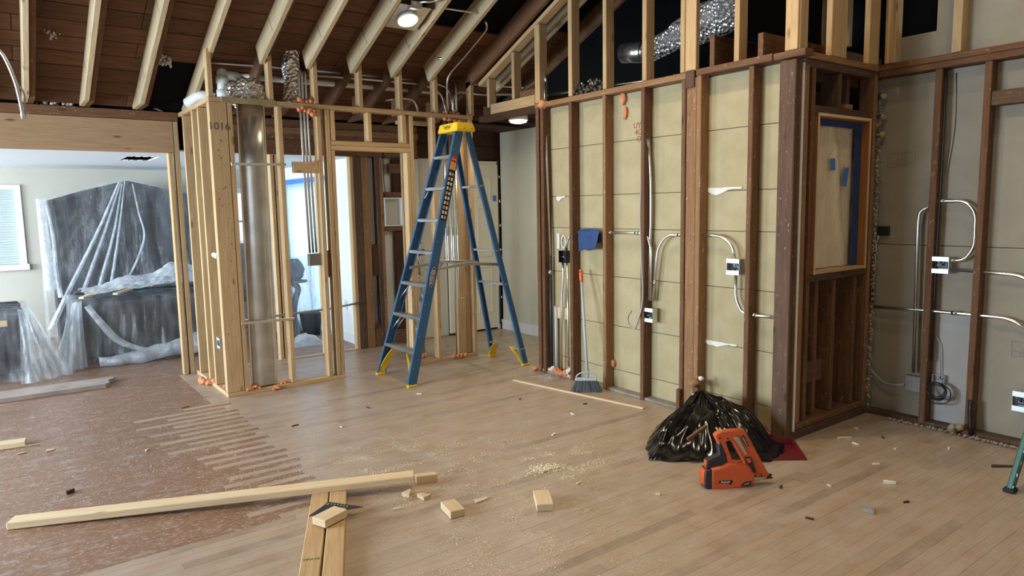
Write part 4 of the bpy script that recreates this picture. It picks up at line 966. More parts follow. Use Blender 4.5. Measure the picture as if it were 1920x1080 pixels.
foam_line('white plaster crumbs at foot of right wall by black pipe', [(X1+0.02, 4.93, 0.02), (X1+0.03, 4.86, 0.03), (X1+0.04, 4.80, 0.05)], 0.017, 6, 'paper', 'wall crumbs', 12)
foam_line('white plaster crumbs right of the broom conduits', [(X1+0.01, 4.60, 0.03), (X1+0.03, 4.58, 0.12)], 0.017, 7, 'paper', 'wall crumbs', 9)
t = thing('clear_wrapper', 'crumpled clear plastic wrapper on floor left of broom', 'wrapper', (3.80, 4.68, 0)); 
grid('wrapper', t, lambda u, v: Vector((3.72+0.16*u+0.02*noise.noise(Vector((u*7, v*7, 1))), 4.60+0.14*v, 0.012+0.045*abs(noise.noise(Vector((u*6, v*6, 5)))))), 12, 12, 'poly_clear')
# nest of old insulation on the plate
ins = [(X1+random.uniform(0, 0.09), random.uniform(4.16, 4.49), PL+0.01+random.uniform(0, 0.10)*math.sin(math.pi*random.random())) for _ in range(170)]
t = thing('insulation_heap', 'dark heap of old insulation on right wall plate', 'insulation', (X1, 4.3, PL)); o = clump('fibres', t, ins, 0.013, 'insulation_dark', 3, 0.9); o['kind'] = 'stuff'
t2 = clump('pale_fibres', t, [ins[i] for i in range(0, 170, 11)], 0.009, 'insulation_white', 5, 0.9); t2['kind'] = 'stuff'
ins = [(XB+0.03+random.uniform(0, 0.2), random.uniform(3.38, 4.1), PL-0.02+random.uniform(0, 0.05)) for _ in range(120)]
t = thing('insulation_drift', 'thin drift of dark insulation behind the upper studs', 'insulation', (XB+0.1, 3.7, PL-0.04)); o = clump('fibres', t, ins, 0.018, 'insulation_dark', 8, 0.9); o['kind'] = 'stuff'

# ------------------------------------------------------------------ recess wall services
XG = 4.992
def w3p(*yz, x=XG): return [(x, a, b) for a, b in yz]
pipe('conduit', 'conduit hooping between recess studs into upper recess box', w3p((2.10, 1.505), (2.04, 1.515), (1.885, 1.515), (1.822, 1.44), (1.818, 1.22), (1.872, 1.135), (1.955, 1.128)), bend=0.10, r=0.011, fit=(((XG, 1.94, 1.129), (0, 1, 0)), ((XG, 2.02, 1.515), (0, 1, 0))))
pipe('conduit', 'conduit bending from recess stud down to low recess box', w3p((2.092, 1.478), (2.155, 1.455), (2.163, 1.36), (2.146, 0.345)), bend=0.07, r=0.011)
steel_box('bright steel box on first recess stud with two conduits', (X3+0.004, 2.008, 1.098), (-1, 0, 0), w=0.12)
pipe('conduit', 'short conduit from bright recess box through second stud', w3p((1.955, 1.070), (1.575, 1.060), (1.50, 1.02)), bend=0.05, r=0.011)
pipe('conduit', 'long low horizontal conduit across the recess wall', w3p((2.45, 0.772), (2.10, 0.784), (1.60, 0.788), (1.49, 0.72)), bend=0.08, r=0.011, fit=(((XG, 1.91, 0.786), (0, 1, 0)),))
steel_box('low dull steel box left of first recess stud', (XG+0.01, 2.150, 0.265), (-1, 0, 0), w=0.10, ring=False, wires=False, cover=True)
pipe('cable', 'drooping flexible cable from closet corner to low recess box', w3p((2.445, 0.34), (2.42, 0.30), (2.34, 0.235), (2.26, 0.235), (2.20, 0.252), x=XG-0.005), r=0.007, mat='grey_cable', bend=0.05, cat='cable')
steel_box('low steel box right of first recess stud with coil', (XG+0.01, 1.995, 0.325), (-1, 0, 0), w=0.075, h=0.06, ring=False)
ck = thing('coiled_cable', 'coil of black cable hanging by first recess stud', 'cable', (XG, 1.98, 0.26))
for k in range(5):
    r_ = 0.048+0.006*(k % 3); c = Vector((XG-0.025-0.006*k, 1.985-0.004*k, 0.262-0.003*k))
    tube('loop', ck, [c+Vector((0.004*math.sin(3*a), r_*math.cos(a), r_*math.sin(a))) for a in [2*math.pi*i/24 for i in range(25)]], 0.004, 'black_cable', segs=6)
tube('tail', ck, spline([(XG-0.03, 1.95, 0.31), (XG-0.03, 1.90, 0.27), (XG-0.03, 1.905, 0.20), (XG-0.03, 1.96, 0.17), (XG-0.02, 2.03, 0.17)], 8), 0.004, 'black_cable', segs=6)
pipe('cable', 'dark cable stapled down the side of first recess stud', [(X3+0.03, 2.036, 2.35), (X3+0.035, 2.030, 1.9), (X3+0.03, 2.036, 1.2), (X3+0.035, 2.034, 0.45)], r=0.006, mat='black_cable', bend=0.2, cat='cable')
pipe('cable', 'thin grey cable dangling in the first recess bay', w3p((2.00, 2.33), (1.985, 2.0), (2.02, 1.7), x=XF-0.01), r=0.004, mat='grey_cable', bend=0.15, cat='cable')
pipe('cable', 'thin cable curving beside first recess stud near floor', w3p((2.03, 0.62), (1.995, 0.55), (1.985, 0.36), x=XF-0.02), r=0.003, mat='grey_cable', bend=0.05, cat='cable')
steel_box('dark switch box with bracket at closet corner of recess', (XG+0.03, 2.405, 1.312), (-1, 0, 0), w=0.075, h=0.065, ring=False, wires=False, mat='dark_metal', cover=True)
pipe('conduit', 'thin conduit below the dark switch box at closet corner', w3p((2.43, 1.28), (2.446, 1.22), (2.45, 0.80), x=XG+0.02), r=0.008, mat='steel', bend=0.03)
steel_box('steel box at right edge of picture on recess wall', (X3+0.004, 1.500, 0.285), (-1, 0, 0), w=0.10, h=0.12)
pipe('cable', 'dark cable bundle at the foot of second recess stud', [(X3-0.012, 1.770, 0.24), (X3-0.014, 1.768, 0.13), (X3-0.02, 1.755, 0.02)], r=[0.010]*0 or 0.014, mat='black_cable', bend=0.05, cat='cable')
def stamp_box(label, y0, y1, z0, z1):
    t = thing('printed_stamp', label, 'stamp', (XF, (y0+y1)/2, z0)); b = 0.0022
    for lo, hi in (((y1, z0), (y0, z0+b)), ((y1, z1-b), (y0, z1)), ((y1, z0), (y1+b, z1)), ((y0-b, z0), (y0, z1))): board('frame_line', t, (XF-0.0004, lo[0], lo[1]), (XF+0.0006, hi[0], hi[1]), 'stamp_grey', 0)
    r_ = random.Random(int(y0*100)); w = y0-y1; h = z1-z0; text('stamp_words', t, 'Y', 0.028, (XF-0.0006, (y0+y1)/2, z1-h*0.19), (0, -1, 0), (0, 0, 1), 'stamp_grey')
    for k, (f, s) in enumerate(((0.40, 0.34), (0.50, 0.46), (0.66, 0.86), (0.77, 0.58), (0.88, 0.40))):
        x = -w*s/2
        while x < w*s/2:
            l_ = r_.uniform(0.006, 0.02); board('print_line', t, (XF-0.0004, (y0+y1)/2-x-l_, z1-h*f-0.0018), (XF+0.0006, (y0+y1)/2-x, z1-h*f+0.0014), 'stamp_grey', 0); x += l_+0.004
stamp_box('framed printed stamp on recess drywall left of studs', 2.405, 2.222, 1.752, 1.849)
stamp_box('framed printed stamp low at right edge of recess drywall', 1.597, 1.41, 0.545, 0.640)
# cured foam squeezed out along the closet corner
r_ = random.Random(9); P = []
for k in range(260):
    z = r_.choice((r_.uniform(0.05, 2.3), r_.uniform(0.9, 1.75), r_.uniform(0.1, 0.75))); P.append((4.965+r_.uniform(-0.01, 0.03)*abs(math.sin(z*7)), YC-0.008+r_.uniform(-0.012, 0.006), z))
t = thing('expanding_foam', 'ragged beige foam squeezed along closet to recess corner', 'foam', (4.96, YC, 0)); clump('foam', t, P, 0.011, 'beige_foam', 2, 0.8)['kind'] = 'stuff'
for k, z in enumerate((2.24, 2.10, 1.98)): blob('foam_lump', t, (5.00, YC-0.02, z), (0.035, 0.018, 0.022), 'beige_foam', k, sub=2)
foam_line('pale rubble crumbs along recess wall floor', [(4.90, 2.28, 0.01), (4.91, 2.0, 0.01), (4.90, 1.7, 0.01), (4.89, 1.45, 0.012)], 0.009, 21, 'grey_dust', 'wall crumbs', 130)
foam_line('yellow foam scrap at foot of second recess stud', [(4.93, 1.85, 0.02), (4.92, 1.83, 0.05)], 0.022, 22, 'beige_foam', 'wall crumbs', 7)

# ------------------------------------------------------------------ attic duct behind the upper studs
def foil_tube(name, parent, pts, r, mat='foil', amp=0.06, seed=0, segs=22, ridges=0.0):
    P = spline(pts, 12); bm = bmesh.new(); sweep(bm, P, r, segs, True)
    for v in bm.verts:
        k = noise.noise(v.co*9+Vector((seed, 0, 0))); c = min(P, key=lambda q: (q-v.co).length); v.co += (v.co-c)*amp*(k*1.5+ridges*math.sin(40*(v.co.y+v.co.z)))
    return from_bm(name, bm, mat, parent, True)
d = thing('flexible_duct', 'big silver foil flexible duct in attic behind upper studs', 'duct', (4.6, 4.3, 2.8))
foil_tube('foil_sleeve', d, [(4.62, 4.24, 2.825), (4.62, 3.95, 2.885), (4.62, 3.78, 2.93), (4.62, 3.45, 2.965), (4.63, 3.15, 3.06), (4.7, 2.9, 3.25)], [0.095]*13+[0.115]*12+[0.15]*12+[0.16]*12+[0.16]*12, seed=3)
bm = bmesh.new(); sweep(bm, [(4.60, 4.52, 2.862), (4.61, 4.38, 2.843), (4.62, 4.20, 2.825)], 0.088, 24, False); o = from_bm('collar', bm, 'duct_metal', d, True); md = o.modifiers.new('t', 'SOLIDIFY'); md.thickness = 0.003
bm = bmesh.new(); sweep(bm, [(4.617, 4.275, 2.832), (4.618, 4.245, 2.828)], 0.101, 24); from_bm('clamp_band', bm, 'seam_metal', d)
pipe('conduit', 'long conduit lying behind the upper studs on attic deck', [(4.35, 5.9, 2.60), (4.30, 4.9, 2.56), (4.28, 3.75, 2.50), (4.26, 3.48, 2.50), (4.22, 3.38, 2.42)], bend=0.08)
pipe('conduit', 'conduit arching over plate down to long foamed conduit', [(4.20, 5.85, 2.56), (4.08, 5.10, 2.67), (4.03, 4.92, 2.69), (4.012, 4.90, 2.62)], bend=0.06)

# ------------------------------------------------------------------ services in the chase
du = thing('sheet_metal_duct', 'tall oval galvanized duct standing inside the chase frame', 'duct', (1.75, 6.05, 0.03))
P = []
for k in range(28):
    a = 2*math.pi*k/28; P.append((0.105*max(-1, min(1, 1.06*math.cos(a))), 0.046*math.sin(a)))
bm = bmesh.new(); rings = []
for z, e in ((0.05, 0.0), (0.58, 0.0), (0.62, -0.01), (1.90, -0.012), (1.93, -0.006), (2.43, 0.0)):
    rings.append([bm.verts.new((1.753+(1+e)*x+0.018*(z/2.4-0.5), 6.00+y, z)) for x, y in P])
for A, B in zip(rings, rings[1:]):
    for k in range(28): bm.faces.new((A[k], A[(k+1) % 28], B[(k+1) % 28], B[k])).smooth = True
bm.faces.new(rings[-1]); from_bm('duct_body', bm, 'duct_metal', du)
for s in (-1, 1): stick('seam', du, (1.744+s*0.107, 5.985, 0.05), (1.762+s*0.107, 5.985, 2.42), 0.008, 0.012, 'seam_metal')
for k, (z, lab) in enumerate(((1.917, 'upper'), (0.600, 'lower'))):
    o = stick('strap', du, (1.565, 5.924, z-0.004+0.012*k), (2.01, 5.924, z), 0.022, 0.0025, 'seam_metal', side=(0, 1, 0))
    for x in (1.575, 2.0): oval('strap_screw', o, 0.006, 0.006, (x, 5.922, z), (1, 0, 0), (0, 0, 1), 'steel', n=10)
for a, b in ((1.55, 0.06),): pass
pipe('conduit', 'thin bright conduit strip left of the oval duct', [(1.665, 5.99, 2.42), (1.640, 5.99, 0.03)], r=0.008, mat='seam_metal')
for k, x in enumerate((2.192, 2.222, 2.252)):
    pipe('conduit', ('left', 'middle', 'right')[k]+' of three thin conduits dropping to chase outlet box', [(x+0.03+0.02*k, 6.30, 2.735), (x, 6.02+0.0*k, 2.735-0.002*k), (x, 6.02, 2.40), (x+0.02, 6.02, 1.155)], bend=0.07, r=0.0095, group='three conduits in the chase')
steel_box('square steel box with blank cover at chase stud', (2.250, 5.985, 1.095), (0, -1, 0), w=0.115, h=0.105, ring=False, wires=False, cover=True)
foam_line('orange foam around three conduits at chase top plate', [(2.17, Y2+0.03, 2.455), (2.28, Y2+0.03, 2.45)], 0.022, 31, n=16)
foam_line('orange foam hanging below chase top plate at conduits', [(2.17, Y2+0.01, 2.385), (2.24, Y2+0.005, 2.375), (2.28, Y2+0.01, 2.35)], 0.022, 32, n=16)
foam_line('orange foam at duct base left side', [(1.60, Y2+0.01, 0.045), (1.68, Y2+0.0, 0.045)], 0.018, 33, n=9)
foam_line('orange foam at duct base right side', [(1.80, Y2-0.02, 0.015), (1.85, Y2-0.015, 0.02)], 0.016, 34, n=7)
foam_line('orange foam lump behind duct base on plate', [(1.87, Y2+0.04, 0.045), (1.94, Y2+0.04, 0.045)], 0.015, 35, n=8)
foam_line('orange foam heaped outside left chase plate', [(1.36, 6.66, 0.015), (1.40, 6.50, 0.02), (1.45, 6.42, 0.05)], 0.026, 36, n=18)
foam_line('orange foam scrap on left chase plate near corner', [(1.46, 6.15, 0.045), (1.47, 6.10, 0.045)], 0.016, 37, n=5)
bl = foam_line('orange foam dot on pipe block in chase', [(2.255, Y2, 1.945), (2.275, Y2, 1.95)], 0.012, 38, n=4)
vp = thing('vent_pipe', 'white vent pipe with fittings rising through chase top', 'pipe', (1.65, 6.42, 2.3))
bm = bmesh.new(); sweep(bm, [(1.665, 6.42, 2.25), (1.665, 6.42, 2.96)], 0.043, 18); from_bm('stack', bm, 'pvc', vp)
for z in (2.54, 2.66, 2.79): bm = bmesh.new(); sweep(bm, [(1.665, 6.42, z-0.032), (1.665, 6.42, z+0.032)], 0.052, 18); from_bm('coupling', bm, 'pvc', vp)
tube('branch', vp, [(1.665, 6.42, 2.70), (1.80, 6.42, 2.70)], 0.040, 'pvc', segs=16)
tube('branch', vp, [(1.79, 6.42, 2.70), (3.85, 6.46, 2.735)], 0.027, 'pvc', segs=14)
el = thing('pipe_elbow', 'white pipe elbow poking past the chase side plate', 'pipe', (1.44, 6.5, 2.5)); tube('elbow', el, fillet([(1.60, 6.45, 2.50), (1.50, 6.48, 2.53), (1.42, 6.62, 2.47)], 0.07), 0.045, 'pvc', segs=16)
pipe('drain_pipe', 'white drain pipe down inside the chase side studs', [(1.47, 6.40, 2.38), (1.47, 6.40, 0.95)], r=0.022, mat='pvc', cat='pipe', fit=(((1.47, 6.40, 1.30), (0, 0, 1)), ((1.47, 6.40, 1.0), (0, 0, 1))))
pipe('pipe_stub', 'short white pipe stub through the chase side stud', [(1.445, 6.02, 1.165), (1.445, 6.16, 1.175)], r=0.024, mat='pvc', cat='pipe')
steel_box('small steel box on the chase side stud near floor', (1.44, 6.20, 0.42), (-1, 0, 0), w=0.09, h=0.09, group='steel outlet boxes')
fd = thing('foil_duct', 'silver foil wrapped duct rising above the chase plate', 'duct', (2.15, 6.1, 2.44))
foil_tube('foil_sleeve', fd, [(2.145, 6.10, 2.445), (2.165, 6.10, 2.62), (2.16, 6.11, 2.80), (2.19, 6.12, 2.96), (2.195, 6.13, 3.05)], 0.078, amp=0.12, seed=6)
stick('strap', fd, (2.06, 6.02, 2.965), (2.29, 6.02, 2.965), 0.022, 0.003, 'galvanized', side=(0, 1, 0))
fb = thing('foil_elbow', 'crumpled silver foil duct elbow on the chase plate', 'duct', (1.77, 6.08, 2.44))
blob('foil_body', fb, (1.77, 6.09, 2.50), (0.165, 0.10, 0.135), 'foil', 2, 0.14, 4, 2.6)
for k, (lab, P) in enumerate((('upper of two long conduits running above the chase', [(1.50, 6.28, 2.765), (2.30, 6.28, 2.788), (3.60, 6.28, 2.80), (3.86, 6.28, 2.76), (3.88, 6.20, 2.42)]),
        ('lower of two long conduits running above the chase', [(2.30, 6.22, 2.735), (3.55, 6.22, 2.752), (3.74, 6.22, 2.68), (3.76, 6.16, 2.42)]),
        ('bent conduit swinging off rafter above the foil elbow', [(1.60, 6.30, 3.0), (1.60, 6.30, 2.86), (1.72, 6.30, 2.80), (2.20, 6.30, 2.78)]),
        ('conduit rising from chase plate to the last rafter', [(3.650, Y2+0.045, 2.38), (3.648, Y2+0.045, 2.80), (3.69, 5.70, 2.95), (3.665, 5.28, 3.11), (3.56, 5.16, 3.13)]),
        ('left arched conduit from ladder top plate toward hall', [(3.715, Y2+0.05, 2.38), (3.715, Y2+0.05, 2.62), (3.80, 6.0, 2.67), (4.1, 6.0, 2.665), (4.45, 5.7, 2.66)]),
        ('right arched conduit from ladder top plate toward hall', [(3.76, Y2+0.06, 2.38), (3.76, Y2+0.06, 2.75), (3.82, 6.15, 2.82), (4.1, 6.2, 2.80), (4.5, 5.8, 2.74)]),
        ('low arched conduit above doorway header', [(3.05, 6.1, 2.545), (3.22, 6.1, 2.58), (3.36, 6.1, 2.57), (3.40, 6.1, 2.42)]))):
    pipe('conduit', lab, P, bend=0.10, r=0.011)
cp_ = [(3.60+0.03*k, Y2+0.03+0.02*(k % 2)) for k in range(8)]
for k, (x, y) in enumerate(cp_[:5]): pipe('conduit', ('first', 'second', 'third', 'fourth', 'fifth')[k]+' conduit from left in bundle behind ladder', [(x, y+0.02, 2.40), (x+0.004*k, y+0.03, 1.02), (x+0.004*k, y+0.03, 0.03 if k > 2 else 1.0)], r=0.0095, bend=0.02, group='conduit bundle behind ladder')
foam_line('orange foam on end plate behind ladder top', [(3.60, Y2+0.03, 2.445), (3.80, Y2+0.05, 2.445)], 0.018, 41, n=16)
foam_line('orange foam below end plate behind ladder top', [(3.60, Y2+0.01, 2.385), (3.78, Y2+0.02, 2.38)], 0.018, 42, n=14)
foam_line('orange foam at floor around conduits behind ladder', [(3.62, Y2+0.01, 0.03), (3.75, Y2-0.01, 0.025)], 0.02, 43, n=12)
foam_line('orange foam at floor around drain behind ladder', [(3.36, 6.24, 0.02), (3.46, 6.22, 0.02)], 0.024, 44, n=12)
dp = thing('drain_stack', 'grey drain stack with clamp coupling behind the ladder', 'pipe', (3.42, 6.25, 0))
bm = bmesh.new(); sweep(bm, [(3.425, 6.25, 0.0), (3.415, 6.25, 0.62)], 0.036, 16); from_bm('lower_pipe', bm, 'cast_iron', dp)
bm = bmesh.new(); sweep(bm, [(3.415, 6.25, 0.60), (3.413, 6.25, 0.68), (3.41, 6.25, 0.69), (3.41, 6.25, 0.76)], [0.044, 0.044, 0.037, 0.037], 16); from_bm('hub', bm, 'cast_iron', dp)
bm = bmesh.new(); sweep(bm, [(3.41, 6.25, 0.75), (3.41, 6.25, 0.86)], 0.040, 16); from_bm('clamp_coupling', bm, 'galvanized', dp)
bm = bmesh.new(); sweep(bm, [(3.41, 6.25, 0.86), (3.40, 6.25, 1.12)], 0.030, 16); from_bm('upper_pipe', bm, 'cast_iron', dp)
tube('side_outlet', dp, [(3.41, 6.24, 1.08), (3.47, 6.20, 1.09)], 0.03, 'black_pipe', segs=14)
steel_box('upper steel box behind ladder in the chase end', (3.385, 6.20, 1.24), (0, -1, 0), w=0.085, h=0.13, ring=False, wires=False, cover=True)
steel_box('steel box beside conduit bundle behind the ladder', (3.60, 6.03, 1.30), (0, -1, 0), w=0.13, h=0.09, ring=False)
pipe('cable', 'looped flexible cable hanging behind the ladder', [(3.38, 6.18, 1.17), (3.36, 6.15, 1.02), (3.44, 6.12, 0.90), (3.56, 6.08, 0.92), (3.64, 6.05, 1.05), (3.65, 6.04, 1.22)], r=0.009, mat='grey_cable', bend=0.08, cat='cable')
pipe('cable', 'thin black cable hanging in the partition beside doorway', [(3.465, YB-0.005, 2.20), (3.465, YB-0.005, 1.80), (3.485, YB-0.006, 1.68), (3.46, YB-0.005, 1.66)], r=0.005, mat='black_cable', bend=0.04, cat='cable')
pipe('cable', 'black cable curling at foot of old partition studs', [(3.36, YB+0.04, 0.62), (3.37, YB+0.02, 0.34), (3.35, YB+0.0, 0.26), (3.29, YB-0.004, 0.21)], r=0.008, mat='black_cable', bend=0.06, cat='cable')
pipe('conduit', 'low conduit crossing behind the chase near floor', [(1.60, 7.03, 0.46), (2.75, 7.03, 0.49), (3.10, 7.03, 0.52)], r=0.011, bend=0.05, mat='steel')
rb_ = thing('recessed_box', 'small white recessed cabinet box between old studs', 'wall box', (3.575, YB, 1.34))
board('box_back', rb_, (3.46, YB+0.075, 1.340), (3.695, YB+0.085, 1.650), 'living_wall', 0, axis=0)
for lo, hi in (((3.460, YB-0.004, 1.338), (3.472, YB+0.075, 1.652)), ((3.684, YB-0.004, 1.338), (3.696, YB+0.075, 1.652)), ((3.472, YB-0.004, 1.338), (3.684, YB+0.075, 1.348)), ((3.472, YB-0.004, 1.642), (3.684, YB+0.075, 1.652))): board('box_side', rb_, lo, hi, 'trim_white', 0.001)
# conduit at the left picture edge and along the beam
pipe('conduit', 'bent conduit hanging down in front of header at left', [(-0.05, 6.25, 2.80), (0.126, 6.25, 2.721), (0.196, 6.25, 2.499), (0.217, 6.25, 2.313), (0.221, 6.25, 2.225)], bend=0.14, r=0.013)
pipe('cable', 'thin cable looped beside the bent conduit at left', [(0.192, 6.26, 2.50), (0.245, 6.26, 2.42), (0.240, 6.26, 2.33), (0.232, 6.26, 2.235)], bend=0.06, r=0.006, mat='grey_cable', cat='cable')
pipe('conduit', 'straight conduit lying on old beam behind left rafters', [(-1.5, 7.10, 2.475), (1.02, 7.10, 2.49), (1.22, 7.10, 2.48), (1.30, 7.08, 2.445)], bend=0.08, r=0.011)
ins = [(random.uniform(0.35, 0.60), 7.10+random.uniform(-0.03, 0.05), 2.445+random.uniform(0, 0.05)) for _ in range(60)]
t = thing('insulation_tuft', 'grey fluff of insulation on old beam between left rafters', 'insulation', (0.5, 7.1, 2.44)); o = clump('fibres', t, ins, 0.02, 'insulation_white', 12, 0.9); o['kind'] = 'stuff'
t = thing('insulation_tuft', 'white insulation tuft poking through roof hole near chase', 'insulation', (1.17, 6.28, 2.78)); o = clump('fibres', t, [(1.19+random.uniform(-0.05, 0.05), 6.28+random.uniform(-0.03, 0.03), zs(6.28)-0.03+random.uniform(-0.05, 0.03)) for _ in range(40)], 0.016, 'insulation_white', 13, 0.9); o['kind'] = 'stuff'
t = thing('insulation_tuft', 'white insulation scrap caught in split roof board', 'insulation', (0.40, 6.1, 2.86)); o = clump('fibres', t, [(0.44+random.uniform(-0.05, 0.05), 6.13+random.uniform(-0.02, 0.02), zs(6.13)-0.012+random.uniform(-0.05, 0.01)) for _ in range(16)], 0.010, 'insulation_white', 14, 0.9); o['kind'] = 'stuff'
pipe('conduit', 'conduit from rafter lamp curving up along roof', [(2.86, 5.06, 3.16), (2.99, 4.98, 3.17), (3.00, 4.6, 3.33), (3.0, 3.9, 3.6)], bend=0.10, r=0.011)
pipe('conduit', 'short straight conduit between last two rafters', [(3.08, 5.10, 3.16), (3.43, 5.08, 3.16)], r=0.009)
pipe('conduit', 'conduit stub through rafter beside chase roof', [(3.40, 5.72, 2.90), (3.50, 5.66, 2.89)], r=0.010)

# ------------------------------------------------------------------ things on the floor
def lumber(name, label, p0, p1, w, t_, mat, side=(0, 0, 1), cat='lumber', stampt=None):
    t = thing(name, label, cat, ((p0[0]+p1[0])/2, (p0[1]+p1[1])/2, min(p0[2], p1[2])-t_/2)); stick('board', t, p0, p1, w, t_, mat, side, 0.004); return t
lb = lumber('lumber_plank', 'long pale two by four lying across floor, one end raised', (-0.066, 4.138, 0.0195), (1.733, 3.300, 0.0665), 0.089, 0.038, 'cut_wood')
b1 = lumber('lumber_plank', 'left of two parallel boards under the long plank', (1.302, 3.555, 0.0195), (0.60, 1.994, 0.0195), 0.086, 0.038, 'new_wood')
b2 = lumber('lumber_plank', 'right of two parallel boards under the long plank', (1.388, 3.523, 0.0195), (0.68, 1.930, 0.0195), 0.086, 0.038, 'new_wood')
bu = Vector((-0.702, -1.561, 0)).normalized(); text('stamp_text', b1, 'YPX10', 0.026, (0.968, 2.812, 0.0392), (-bu.y, bu.x, 0), (-bu.x, -bu.y, 0), 'stamp')
lp = lumber('lumber_plank', 'short pale lumber end at left picture edge', (-1.1, 5.74, 0.0195), (0.04, 5.595, 0.0195), 0.089, 0.038, 'cut_wood')
prism('split_sliver', lp, [(0, 0), (0.10, 0.004), (0, 0.02)], (0.03, 5.545, 0.004), (1, -0.05, 0), (0, 1, 0), 0.006, 'cut_wood')
sb = thing('threshold_board', 'worn wide board on floor with broken end below header', 'board', (-0.2, 7.14, 0))
r_ = random.Random(6); P = [(-1.6, 6.995), (0.66, 7.0)]+[(0.66+0.11*k/9+r_.uniform(-0.025, 0.025), 7.0+0.29*k/9) for k in range(1, 9)]+[(0.775, 7.29), (-1.6, 7.295)]
o = prism('board', sb, P, (0, 0, 0.019), (1, 0, 0), (0, 1, 0), 0.036, 'dusty_board')
tr_ = thing('trim_strip', 'thin pale wood strip on floor in front of broom', 'trim', (3.68, 4.19, 0)); stick('strip', tr_, (3.564, 4.85, 0.006), (3.80, 3.523, 0.006), 0.028, 0.011, 'cut_wood')
def cutoff(label, q, h, z0=0.0, mat='cut_wood'):
    c = Vector((sum(p[0] for p in q)/4, sum(p[1] for p in q)/4, z0)); t = thing('wood_offcut', label, 'wood block', c, 'two by four offcuts')
    u = Vector((q[1][0]-q[0][0], q[1][1]-q[0][1], 0)); v = Vector((q[2][0]-q[1][0], q[2][1]-q[1][1], 0))
    o = link('block', box_mesh(v.length, u.length, h, 0.002, mat), None, t); x = v.normalized(); z = Vector((0, 0, 1)); y = z.cross(x); R = Matrix.Identity(4)
    for i in range(3): R[i][0], R[i][1], R[i][2] = x[i], y[i], z[i]
    o.matrix_basis = Matrix.Translation(c+Vector((0, 0, h/2))) @ R
    e = link('end_grain', box_mesh(0.002, u.length-0.004, h-0.004, 0, 'cut_wood'), None, t); e.matrix_basis = Matrix.Translation(c+Vector((0, 0, h/2))+x*(v.length/2+0.0008)) @ R
    return t
cutoff('square wood offcut in the middle of the sawdust', [(1.709, 2.975), (1.785, 2.962), (1.762, 2.828), (1.682, 2.840)], 0.039)
cutoff('wood offcut lying furthest right in the sawdust', [(2.161, 2.783), (2.238, 2.748), (2.143, 2.598), (2.072, 2.640)], 0.039)
cutoff('wood offcut beside the raised end of long plank', [(1.772, 3.375), (1.770, 3.330), (1.880, 3.292), (1.885, 3.335)], 0.044)
cutoff('wood offcut resting on the black square tool', [(1.103, 3.134), (1.121, 3.047), (1.252, 3.099), (1.222, 3.170)], 0.038, 0.0435)
sq = thing('speed_square', 'black triangular speed square on the two boards', 'square', (1.25, 3.23, 0.039))
A, B, D = Vector((1.132, 3.202)), Vector((1.253, 3.327)), Vector((1.366, 3.163)); ux = (D-B).normalized(); uy = (A-B).normalized(); uy = Vector((ux.y, -ux.x)); 
if uy.dot(A-B) < 0: uy = -uy
l1, l2 = (D-B).length, (A-B).dot(uy)
outline('plate', sq, [[(0, 0), (l1, 0), (0, l2)], [(0.035, 0.028), (0.030, l2*0.55), (l1*0.30, 0.060)]] if False else [[(0, 0), (l1, 0), (0, l2)]], (B.x, B.y, 0.0408), (ux.x, ux.y, 0), (uy.x, uy.y, 0), 0.003, 'square_black', 0.0004)
stick('fence', sq, (B.x, B.y, 0.0425), (A.x, A.y, 0.0425), 0.010, 0.0028, 'square_black')
for k in range(6): c = B+ux*(0.03+0.018*k)+uy*0.018; oval('scribe_notch', sq, 0.003, 0.003, (c.x, c.y, 0.0426), (ux.x, ux.y, 0), (uy.x, uy.y, 0), 'white_print', n=8)
c = B+ux*0.095+uy*0.045; stick('ruler_line', sq, (c.x-ux.x*0.035, c.y-ux.y*0.035, 0.0426), (c.x+ux.x*0.035, c.y+ux.y*0.035, 0.0426), 0.004, 0.0006, 'cut_wood', bev=0)
c = B+ux*0.012+uy*0.030; stick('ruler_line', sq, (c.x-uy.x*0.012, c.y-uy.y*0.012, 0.0426), (c.x+uy.x*0.012, c.y+uy.y*0.012, 0.0426), 0.006, 0.0006, 'white_print', bev=0)

# broom leaning on the right wall
br = thing('broom', 'grey angle broom with orange grip leaning on right wall', 'broom', (3.81, 4.15, 0))
h0, h1 = Vector((3.81, 4.155, 0.125)), Vector((3.955, 4.392, 0.99)); hd = (h1-h0).normalized()
tube('handle', br, [h0, h1-hd*0.10], 0.0115, 'broom_grey', segs=12); bm = bmesh.new(); sweep(bm, [h1-hd*0.11, h1-hd*0.09, h1-hd*0.02, h1], [0.0125, 0.016, 0.0165, 0.013], 14); gp = from_bm('grip', bm, 'grip_orange', br)
oval('hang_hole', gp, 0.006, 0.006, h1-hd*0.02+Vector((-0.0168, -0.004, 0)), (0, -1, 0), hd, 'black_print', n=10)
ha, hb = Vector((3.735, 4.222, 0.108)), Vector((3.868, 4.105, 0.108)); hx = (hb-ha).normalized()
stick('head_block', br, ha, hb, 0.040, 0.026, 'broom_grey', bev=0.006)
tube('head_arch', br, [ (ha+hb)/2+hx*(0.082*math.cos(a))+Vector((0, 0, 0.012+0.045*math.sin(a))) for a in [math.pi*i/14 for i in range(15)]], 0.006, 'broom_grey', segs=8)
bm = bmesh.new(); r_ = random.Random(4)
